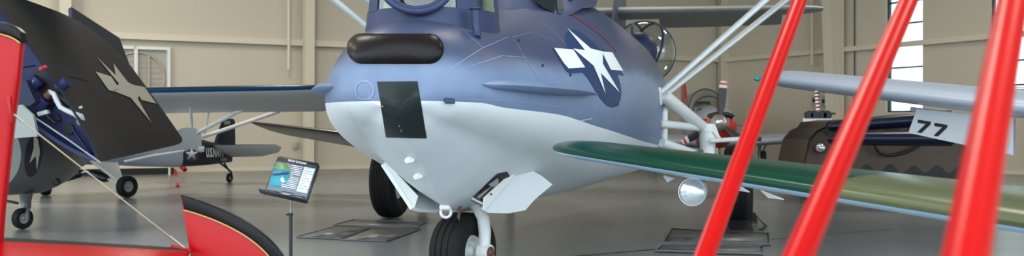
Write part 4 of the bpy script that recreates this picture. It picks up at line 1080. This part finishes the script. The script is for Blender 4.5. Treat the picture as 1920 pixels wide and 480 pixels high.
for pts in ([(1380, 346), (1405, 361), (1376, 356)], [(1426, 358), (1470, 375), (1440, 371)], [(1243, 330), (1262, 336), (1251, 342)]):
    mb = MB(); Y = 8.6 - (pts[0][0] - 1006) / 954 * 3.6
    mb.prism([at(x, y, Y) for x, y in pts], (.03, .12, 0)); mb.build('hinge_fairing', M['white'], GW)
# its far wheel and body stand outside the frame at right
mb = MB(); secs = []
bx0 = gR + gdir * 1.0
for t, rr in ((-2.6, .1), (-2.2, .42), (-.6, .6), (1.2, .6), (3.2, .4), (4.6, .15)):
    c_ = bx0 + gch * (t + .6) + gdir * .35; c_.z = 1.15
    secs.append([c_ + gdir * rr * math.cos(2 * math.pi * k / 24) + V((0, 0, rr * math.sin(2 * math.pi * k / 24))) for k in range(24)])

# ================================================================== RED STRUTS (nearest foreground)
RS = thing('red_strut_frame', V((1.3, 2.4, 0)), 'three bright red tubular struts slanting across the right foreground', 'airplane struts')
for (x0, y0, Y0, x1, y1, Y1) in ((1500, 0, 3.95, 1321, 480, 2.72), (1704, 0, 3.05, 1497, 480, 1.86), (1899, 0, 1.95, 1811, 480, 1.22)):
    a, b_ = at(x0, y0, Y0), at(x1, y1, Y1); d = (b_ - a).normalized()
    kb = (b_.z - .62) / -d.z
    mb = MB(); mb.tube([a - d * 1.2, a, b_, b_ + d * kb], .0275, 24); mb.build('strut', M['redstrut'], RS, 60)
ends = []

# ================================================================== SILVER WING MARKED 77
SW = thing('silver_wing_airplane', V((4.2, 8.5, 0)), 'silver airplane wing with a white flap numbered 77 behind the red struts', 'airplane')
sT = at(1416, 145, 11.0); sR = at(1900, 200, 7.6); sd = (sR - sT).normalized()
sch = V((-sd.y, sd.x, 0)).normalized(); sch = sch if sch.y > 0 else -sch
sup = V((0, 0, 1)); schd = sch * math.cos(math.radians(4)) - sup * math.sin(math.radians(4))
sts = []
for u in (0, .006, .02, .045, .08, .15, .4, .7, 1.0, 1.25, 2.1):
    e = max(0, 1 - u / .10); rd = math.sqrt(max(0, 1 - e * e)); c = .95 + .7 * u
    k = max(.06, rd); cc = c * max(.3, k)
    sts.append((sT.lerp(sR, u) + schd * (c - cc) * .4, schd * cc, sup, (.19 + .03 * u) * max(.15, k) / .12 / cc))
mb = MB(); wing(mb, sts, None, t=.12, camber=.015, n=16); mb.build('wing', M['silver'], SW, 60)
mb = MB(); mb.sphere(at(1420, 148, 10.95), .028, 14, 8, 0, (1.4, 1, .9)); mb.build('tip_light', M['greenlens'], SW)
q = [at(1719, 204, 9.05), at(1703, 249, 9.15), at(1842, 279, 8.35), at(1900, 291, 8.05), at(1900, 222, 7.9)]
mb = MB(); mb.prism(q, (.05, .06, 0)); fl77 = mb.build('flap', M['sky77'], SW, 30)
FB7 = BVHTree.FromPolygons([tuple(p) for p in mb.v], mb.f)
sv = lambda P: P
for ox, oy in ((0, 0), (31, 6.0)):
    P = [(1722, 224), (1746, 228), (1745, 233), (1728, 249.5), (1720, 248), (1736, 232.5), (1721, 230)]
    drape(FB7, [(x + ox, y + oy) for x, y in P], 12, .004).build('numeral_seven', M['text'], fl77, None)
mb = MB(); mb.bev(at(1745, 209, 8.95), sd * .25, (0, .03, 0), (0, 0, .018), .01); mb.build('flap_hinge', M['silver'], SW)
mb = MB(); mb.bev(at(1778, 215, 8.7), sd * .05, (0, .03, 0), (0, 0, .03), .01); mb.build('flap_hinge', M['silver'], SW)
pt0 = at(1530, 152, 10.15)
mb = MB(); mb.tube([pt0, at(1530, 160, 10.1)], .03, 10); mb.build('pitot_mount', M['steelgrey'], SW)
for i in range(8):
    pass
mb = MB()
n = 14
for i in range(n):
    mb.tube([at(1530 + .25 * i, 160 + 46 * i / n, 10.1), at(1530 + .25 * (i + 1), 160 + 46 * (i + 1) / n, 10.1)], .021, 12, i % 2)
mb.build('pitot_tube', [M['tape'], M['white']], SW)
# pale thin wing behind it
TW = thing('thin_wing_airplane', V((9.3, 20, 0)), 'thin blue grey wing just above the silver wing in front of the right window wall', 'airplane')
mb = MB(); a, b_ = at(1712, 166, 20.5), at(1900, 168, 19.0); sts = []
for u, c in ((0, .3), (.03, .8), (.1, 1.1), (.6, 1.3), (1, 1.4), (1.6, 1.5)):
    sts.append((a.lerp(b_, u) , V((.62, .79, -.02)).normalized() * c, V((0, 0, 1)), .75))
wing(mb, sts, None, t=.12); mb.build('wing', M['silver'], TW, 50)
mb = MB(); mb.tube([at(1812, 172, 20.0), at(1812, 196, 20.0)], .012, 8); mb.build('aerial_rod', M['steelgrey'], TW)

# ================================================================== TRAINER WITH RED NOSE
TR = thing('propeller_trainer', at(1352, 240, 37) * 1.0, 'silver propeller airplane with red nose and grey three-blade propeller by the back corner', 'airplane')
hx = at(1350, 230, 35.0); TR.location = V((hx.x, 38, 0)); ROOT[TR.name] = Matrix.Translation(TR.location)
def tp_(dx, Y, z): return V((hx.x + dx, Y, z))
secs = []; TRS = ((35.35, .30, .32, 1.68), (35.45, .52, .55, 1.62), (35.8, .66, .72, 1.55), (37, .72, .82, 1.5), (38.5, .72, .85, 1.55), (40, .6, .75, 1.6), (42, .35, .5, 1.7), (43.3, .1, .25, 1.8))
for Y, rx, rz, cz in TRS:
    secs.append([tp_(.10 + rx * math.cos(2 * math.pi * k / 32), Y, cz + rz * math.sin(2 * math.pi * k / 32)) for k in range(32)])
mb = MB(); mb.loft(secs, lambda i, k: 0 if i >= 3 else (1 if not (2 <= k <= 7 or 9 <= k <= 13) else 0)); mb.build('fuselage', [M['silver'], M['trainred']], TR, 50)
mb = MB(); mb.tube([tp_(.10 + .42 * math.cos(a), 35.34, 1.66 + .2 + .12 * math.sin(a)) for a in [math.pi * i / 6 for i in range(7)]], .09, 10); mb.build('cowl_intake', M['black'], TR)
mb = MB(); mb.lathe(hx + V((0, .2, 0)), (0, -1, 0), [(-.1, .30), (.0, .30), (.15, .28), (.3, .2), (.4, .08), (.42, 0)], 28); mb.build('spinner', M['chrome'], TR, 60)
for ang in (84, 208, 322):
    a = math.radians(ang); d = V((math.cos(a), 0, math.sin(a))); t_ = V((-d.z, 0, d.x)); secs = []
    for u, wd_, tw_ in ((.2, .08, .9), (.4, .12, .7), (.8, .15, .45), (1.2, .14, .3), (1.3, .13, .28), (1.38, .12, .26), (1.44, .09, .25)):
        ch = t_ * math.cos(tw_) + V((0, 1, 0)) * math.sin(tw_); nn_ = d.cross(ch)
        c_ = hx + V((0, .12, 0)) + d * u
        secs.append([c_ + ch * wd_ * math.cos(2 * math.pi * k / 12) + nn_ * .03 * math.sin(2 * math.pi * k / 12) for k in range(12)])
    mb = MB(); mb.loft(secs, lambda i, k: 0 if i < 3 else (1 if i in (3, 5) else 2)); mb.build('propeller_blade', [M['blade'], M['white'], M['trainred']], TR, 50)
cn = MB(); cs_ = []
for Y, w_, h_ in ((36.9, .50, .1), (37.2, .58, .55), (37.9, .62, .85), (39.4, .58, .8), (40.6, .35, .2)):
    cs_.append([tp_(.05 + w_ * math.cos(math.pi * k / 16), Y, 2.1 + h_ * math.sin(math.pi * k / 16) ** .8 if k not in (0, 16) else 2.1) for k in range(17)])
cn.loft(cs_, closed=False, cap=False); cq = cn.build('canopy', M['plexi'], TR, 60)
for i in (0, 1, 2):
    mb = MB(); mb.tube(cs_[i + (0 if i else 0)], .022 if i != 1 else .03, 8); mb.build('canopy_frame', M['blade'], cq, 60)
mb = MB(); mb.bev(tp_(.05, 38.6, 2.2), (.3, 0, 0), (0, .3, 0), (0, 0, .3), .1); mb.build('seat', M['black'], TR)
mb = MB(); wing(mb, [(tp_(.08, 41.6, 2.0), V((0, 1.9, 0)), V((1, 0, 0)), .9), (tp_(.08, 42.2, 2.9), V((0, 1.4, 0)), V((1, 0, 0)), .9), (tp_(.08, 42.6, 3.45), V((0, .9, 0)), V((1, 0, 0)), .8)], t=.1, camber=0); mb.build('tail_fin', M['trainred'], TR, 50)
for sg in (-1, 1):
    mb = MB(); sts = []
    for p, c in ((0, 2.4), (1, 2.3), (3.5, 1.8), (5.2, 1.4), (5.45, 1.0), (5.5, .6)):
        sts.append((tp_(sg * p + .1, 37.0 + (2.4 - c) * .4, .95 + .045 * p), V((0, c, -.06)), V((0, 0, 1)), 1.45))
    wing(mb, sts, None, t=.14); mb.build('wing', M['silver'], TR, 50)
    mb = MB(); sts = []
    for p, c in ((0, 1.2), (2.2, .8), (2.7, .4)): sts.append((tp_(sg * p + .1, 42.2 + (1.2 - c) * .4, 1.62), V((0, c, 0)), V((0, 0, 1)), .8))
    wing(mb, sts, None, t=.11, camber=0); mb.build('tailplane', M['silver'], TR, 50)
    wheel(TR, tp_(sg * 2.02 + .1, 37.6, .33), V((sg, -.2, 0)), .33, .2, 'main_wheel', groove=2, seg=24)
    mb = MB(); mb.tube([tp_(sg * 1.95 + .1, 37.9, 1.05), tp_(sg * 1.9 + .1, 37.65, .36)], .06, 10); mb.tube([tp_(sg * 2.25 + .1, 37.9, 1.0), tp_(sg * 1.95 + .1, 37.65, .5)], .03, 8); mb.build('gear_leg', M['steelgrey'], TR)
wheel(TR, tp_(.1, 36.0, .25), V((1, 0, 0)), .25, .16, 'nose_wheel', groove=2, seg=24)
mb = MB(); mb.tube([tp_(.1, 36.1, 1.0), tp_(.1, 36.0, .55), tp_(.22, 36.0, .25)], .05, 10); mb.build('nose_gear_leg', M['steelgrey'], TR)

# ================================================================== CAMOUFLAGED VEHICLE
CV = thing('camouflaged_vehicle', V((8.0, 22.0, 0)), 'brown and black camouflaged military vehicle with round headlamp behind the green wing', 'vehicle')
prof_ = [(1502, 322), (1505, 308), (1516, 262), (1532, 244), (1546, 238), (1552, 228), (1585, 224), (1640, 223), (1740, 226), (1812, 232), (1822, 336), (1814, 356), (1520, 356), (1504, 340)]
CY0, CY1 = 21.2, 23.2
mb = MB(); mb.loft([[at(x, y, CY0 + .12) for x, y in [((x - 1665) * .97 + 1665, (y - 290) * .96 + 290) for x, y in prof_]], [at(x, y, CY0) for x, y in prof_], [at(x, y, CY0) + V((0, CY1 - CY0, 0)) for x, y in prof_]], None); mb.build('body', M['camo'], CV, 30)
c = at(1538, 277, CY0 - .02); mb = MB(); mb.lathe(c, (-.25, -1, 0), [(-.1, .06), (0, .11), (.06, .115), (.07, .10)], 24); hl = mb.build('headlamp', M['black'], CV, 50)
mb = MB(); mb.lathe(c, (-.25, -1, 0), [(.06, .10), (.08, .08), (.10, .04), (.105, 0)], 24); mb.build('lamp_lens', M['chrome'], hl, 60)
mb = MB(); mb.tube([at(x, y, CY0 - .04) for x, y in curve((1640, 262), (1640, 300), (1690, 288), 8) + curve((1690, 288), (1720, 280), (1735, 262), 8)[1:]], .035, 10); mb.build('rubber_hose', M['black'], CV)
for x in (1560, 1765):
    cx_ = at(x, 300, CY0 + .35); R = .40
    wheel(CV, V((cx_.x, CY0 + .35, R)), V((0, -1, 0)), R, .26, 'wheel', M['camo'], groove=3)
    wheel(CV, V((cx_.x, CY1 - .25, R)), V((0, 1, 0)), R, .26, 'wheel', M['camo'], groove=3)
NW = thing('navy_wing_airplane', V((7.4, 19.5, 0)), 'glossy dark navy wing panels stacked in front of the camouflaged vehicle roof', 'airplane')
for (y0, y1, Y, nm) in ((229, 226, 19.4, 'wing'), (252, 256, 18.8, 'wing')):
    a, b_ = at(1560, y0 + 8, Y + .6), at(1790, y1 - 6 if nm == 'wing' and y0 < 240 else y1 + 4, Y)
    mb = MB(); sts = []
    for u, c in ((-.04, .25), (0, .6), (.1, .8), (.5, .9), (1, .95)): sts.append((a.lerp(b_, u), V((.1, c, -.06)), V((0, 0, 1)), 1.0))
    wing(mb, sts, None, t=.30); mb.build(nm, M['wingnavy'], NW, 60)

# ================================================================== FLOOR THINGS
def drip_mat(poly, label, h=.02, group=None):
    P = [on_floor(x, y) for x, y in poly]; c = sum(P, V((0, 0, 0))) / len(P)
    o = thing('drip_mat', c, label, 'mat', group)
    mb = MB(); mb.prism([c + (p - c) * .955 + V((0, 0, .004)) for p in P], (0, 0, h * .55)); mb.build('pad', M['mat'], o, None)
    mb = MB(); Q = [p + V((0, 0, h * .6)) for p in P]; mb.tube(Q + [Q[0]], h * .55, 8); mb.build('rim', M['matedge'], o, 50)
    return o
drip_mat([(665, 413), (800, 419), (784, 427), (697, 426), (627, 423)], 'stained grey drip mat lying furthest back beneath the bow, right of the info stand')
drip_mat([(556, 446), (632, 425), (692, 429), (638, 450)], 'stained grey drip mat nearest the info stand, leftmost of the three under the bow')
drip_mat([(641, 451), (698, 430), (788, 431), (724, 454)], 'stained grey drip mat between the info stand and nose wheel, front right of three')
drip_mat([(1242, 458), (1258, 432), (1442, 441), (1444, 461)], 'grey metal edged drip mat under the landing lamp, the rear of the two', .03)
drip_mat([(1229, 473), (1240, 461), (1430, 464), (1429, 479)], 'grey metal edged drip mat under the landing lamp, the front of the two', .03)
def chock(c, w_, d_, h_, label):
    o = thing('wheel_chock', c, label, 'wheel chock')
    mb = MB(); P = [(-w_, -d_, 0), (w_, -d_, 0), (w_, -d_ * .8, h_ * .35), (w_ * .9, d_ * .5, h_), (w_ * .9, d_, h_), (w_, d_, 0)]
    mb.add([c + V((sx * w_, y, z)) for sx in (-1, 1) for y, z in ((-d_, 0), (-d_, h_ * .2), (d_ * .55, h_), (d_, h_), (d_, 0))],
           [(0, 1, 2, 3, 4), (9, 8, 7, 6, 5), (0, 5, 6, 1), (1, 6, 7, 2), (2, 7, 8, 3), (3, 8, 9, 4), (4, 9, 5, 0)]); mb.build('block', M['black'], o, 20)
    return o
k1 = on_floor(1390, 436); chock(k1 + V((0, .12, 0)), .17, .13, .16, 'black wedge chock in front of the flying boat wheel behind the red strut')
k2 = on_floor(1411, 419); o = chock(k2 + V((.02, .1, 0)), .06, .10, .16, 'small black chock with a cord, right of the larger wedge chock')
mb = MB(); mb.tube([k2 + V((.06, 0, .12)), k2 + V((.12, -.2, .02)), k2 + V((.10, -.5, .012)), on_floor(1424, 430, .012), on_floor(1433, 430, .012)], .011, 8); mb.build('cord', M['black'], o)

# ================================================================== INFORMATION STAND
Zs = 7.9
IS = thing('information_stand', V((at(545, 400, Zs).x, Zs, 0)), 'black music stand holding an information sign about a flying boat, on the left floor', 'sign stand')
BLc, BRc, TLc = at(497, 362, 7.85), at(574, 378, 7.70), at(522, 294, 8.08)
U = TLc - BLc; W = BRc - BLc; Wd = W.normalized(); Ud = (U - Wd * U.dot(Wd)).normalized(); Nn = Wd.cross(Ud).normalized(); Nn = Nn if Nn.y < 0 else -Nn
wW, hH = W.length, U.length; skew = U.dot(Wd) / hH * 0
def sp(a, b_, d=0): return BLc + W * a + U * b_ + Nn * d
mb = MB(); mb.prism([sp(-.03, -.02, -.012), sp(1.02, -.02, -.012), sp(1.03, .96, -.012), sp(.98, 1.03, -.012), sp(.03, 1.03, -.012), sp(-.02, .97, -.012)], Nn * .011); desk = mb.build('desk', M['black'], IS, None)
mb = MB(); mb.prism([sp(-.10, -.03, .0), sp(1.03, -.05, .0), sp(1.03, -.02, .0), sp(-.10, -.005, .0)], Nn * .05); mb.build('ledge', M['black'], IS, None)
card = MB(); card.prism([sp(.0, .0, .0), sp(.98, .0, .0), sp(.98, .90, .0), sp(.0, .90, .0)], Nn * .002); card = card.build('sign_card', M['signgrey'], IS, None)
def patch(poly, m, name, d=.003, th=.0008):
    mb = MB(); mb.prism([sp(a, b_, d) for a, b_ in poly], Nn * th); return mb.build(name, M[m], card, None)
patch([(0, .88), (.98, .88), (.98, 1.0), (0, 1.0)], 'black', 'title_band')
text_mesh('title_text', 'PBY-5A "CATALINA"', M['signpale'], sp(.28, .915, .005), W, U, hH * .055, card, bold=.02, width=wW * .46)
patch([(.70, .20), (.96, .20), (.96, .86), (.70, .86)], 'signpale', 'data_column')
for k in range(9):
    mb = MB(); y = .82 - .066 * k; mb.prism([sp(.73, y, .0042), sp(.73 + .12 + .06 * (k % 3), y, .0042), sp(.73 + .12 + .06 * (k % 3), y + .012, .0042), sp(.73, y + .012, .0042)], Nn * .0006); mb.build('data_line', M['signgrey'], card, None)
for k in range(14):
    y = .83 - .045 * k
    if k == 6: continue
    x0 = .40 + (.04 if 2 < k < 9 else 0) - (.10 if k > 11 else 0) + .02 * (k % 2)
    mb = MB(); mb.prism([sp(x0, y, .0042), sp(.67, y, .0042), sp(.67, y + .018, .0042), sp(x0, y + .018, .0042)], Nn * .0006); mb.build('text_line', M['signpale'], card, None)
cm = [(.18 + .25 * math.cos(2 * math.pi * k / 40), .52 + .33 * math.sin(2 * math.pi * k / 40)) for k in range(40)]
cm = [(max(.0, a), b_) for a, b_ in cm]
patch(cm, 'teal', 'round_picture', .003)
patch([(max(0, a), b_) for a, b_ in cm if b_ > .66], 'photogreen', 'picture_land', .0042)
patch([(0, .62), (.41, .62), (.40, .66), (.0, .66)], 'blue', 'picture_sea', .0043)
patch([(.02, .48), (.10, .49), (.38, .58), (.40, .63), (.34, .62), (.12, .56), (.02, .53)], 'turret', 'picture_plane', .0052)
patch([(.24, .42), (.30, .34), (.38, .36), (.33, .44), (.28, .50)], 'signpale', 'picture_spray', .0052)
patch([(.02, .02), (.32, .02), (.32, .09), (.02, .09)], 'black', 'footer_logo')
patch([(.64, .02), (.95, .02), (.95, .10), (.64, .10)], 'black', 'footer_logo')
for a, b_ in ((.05, .29), (.67, .92)):
    patch([(a, .045), (b_, .045), (b_, .065), (a, .065)], 'signpale', 'footer_text', .0045)
patch([(.38, .12), (.66, .12), (.66, .135), (.38, .135)], 'text', 'footer_text', .0042)
patch([(.40, .05), (.58, .05), (.58, .08), (.40, .08)], 'signpale', 'footer_text', .0042)
pb = at(546, 372, Zs - .05); pb = V((pb.x, pb.y + .02, pb.z))
ctr = sp(.55, .3, -.03)
mb = MB(); foot = V((at(545, 400, Zs).x, Zs, 0)); mb.tube([foot + V((0, 0, .02)), V((foot.x, foot.y, at(0, 402, Zs).z))], .0135, 14); mb.build('pole', M['black'], IS, 60)
mb = MB(); mb.tube([V((foot.x, foot.y, at(0, 403, Zs).z)), V((foot.x + .005, foot.y, at(0, 372, Zs).z)), ctr], .008, 12); mb.build('upper_tube', M['steelgrey'], IS, 60)
mb = MB(); mb.tube([V((foot.x, foot.y, at(0, 405, Zs).z)), V((foot.x, foot.y, at(0, 399, Zs).z))], .018, 14); mb.tube([V((foot.x, foot.y, at(0, 402, Zs).z)), V((foot.x - .03, foot.y - .02, at(0, 402, Zs).z))], .006, 8); mb.build('clamp_collar', M['black'], IS, 60)
for k in range(3):
    a = 2 * math.pi * k / 3 + .5; mb = MB(); mb.tube([foot + V((0, 0, .16)), foot + V((.24 * math.cos(a), .24 * math.sin(a), .012))], .009, 10); mb.build('foot', M['black'], IS, 60)
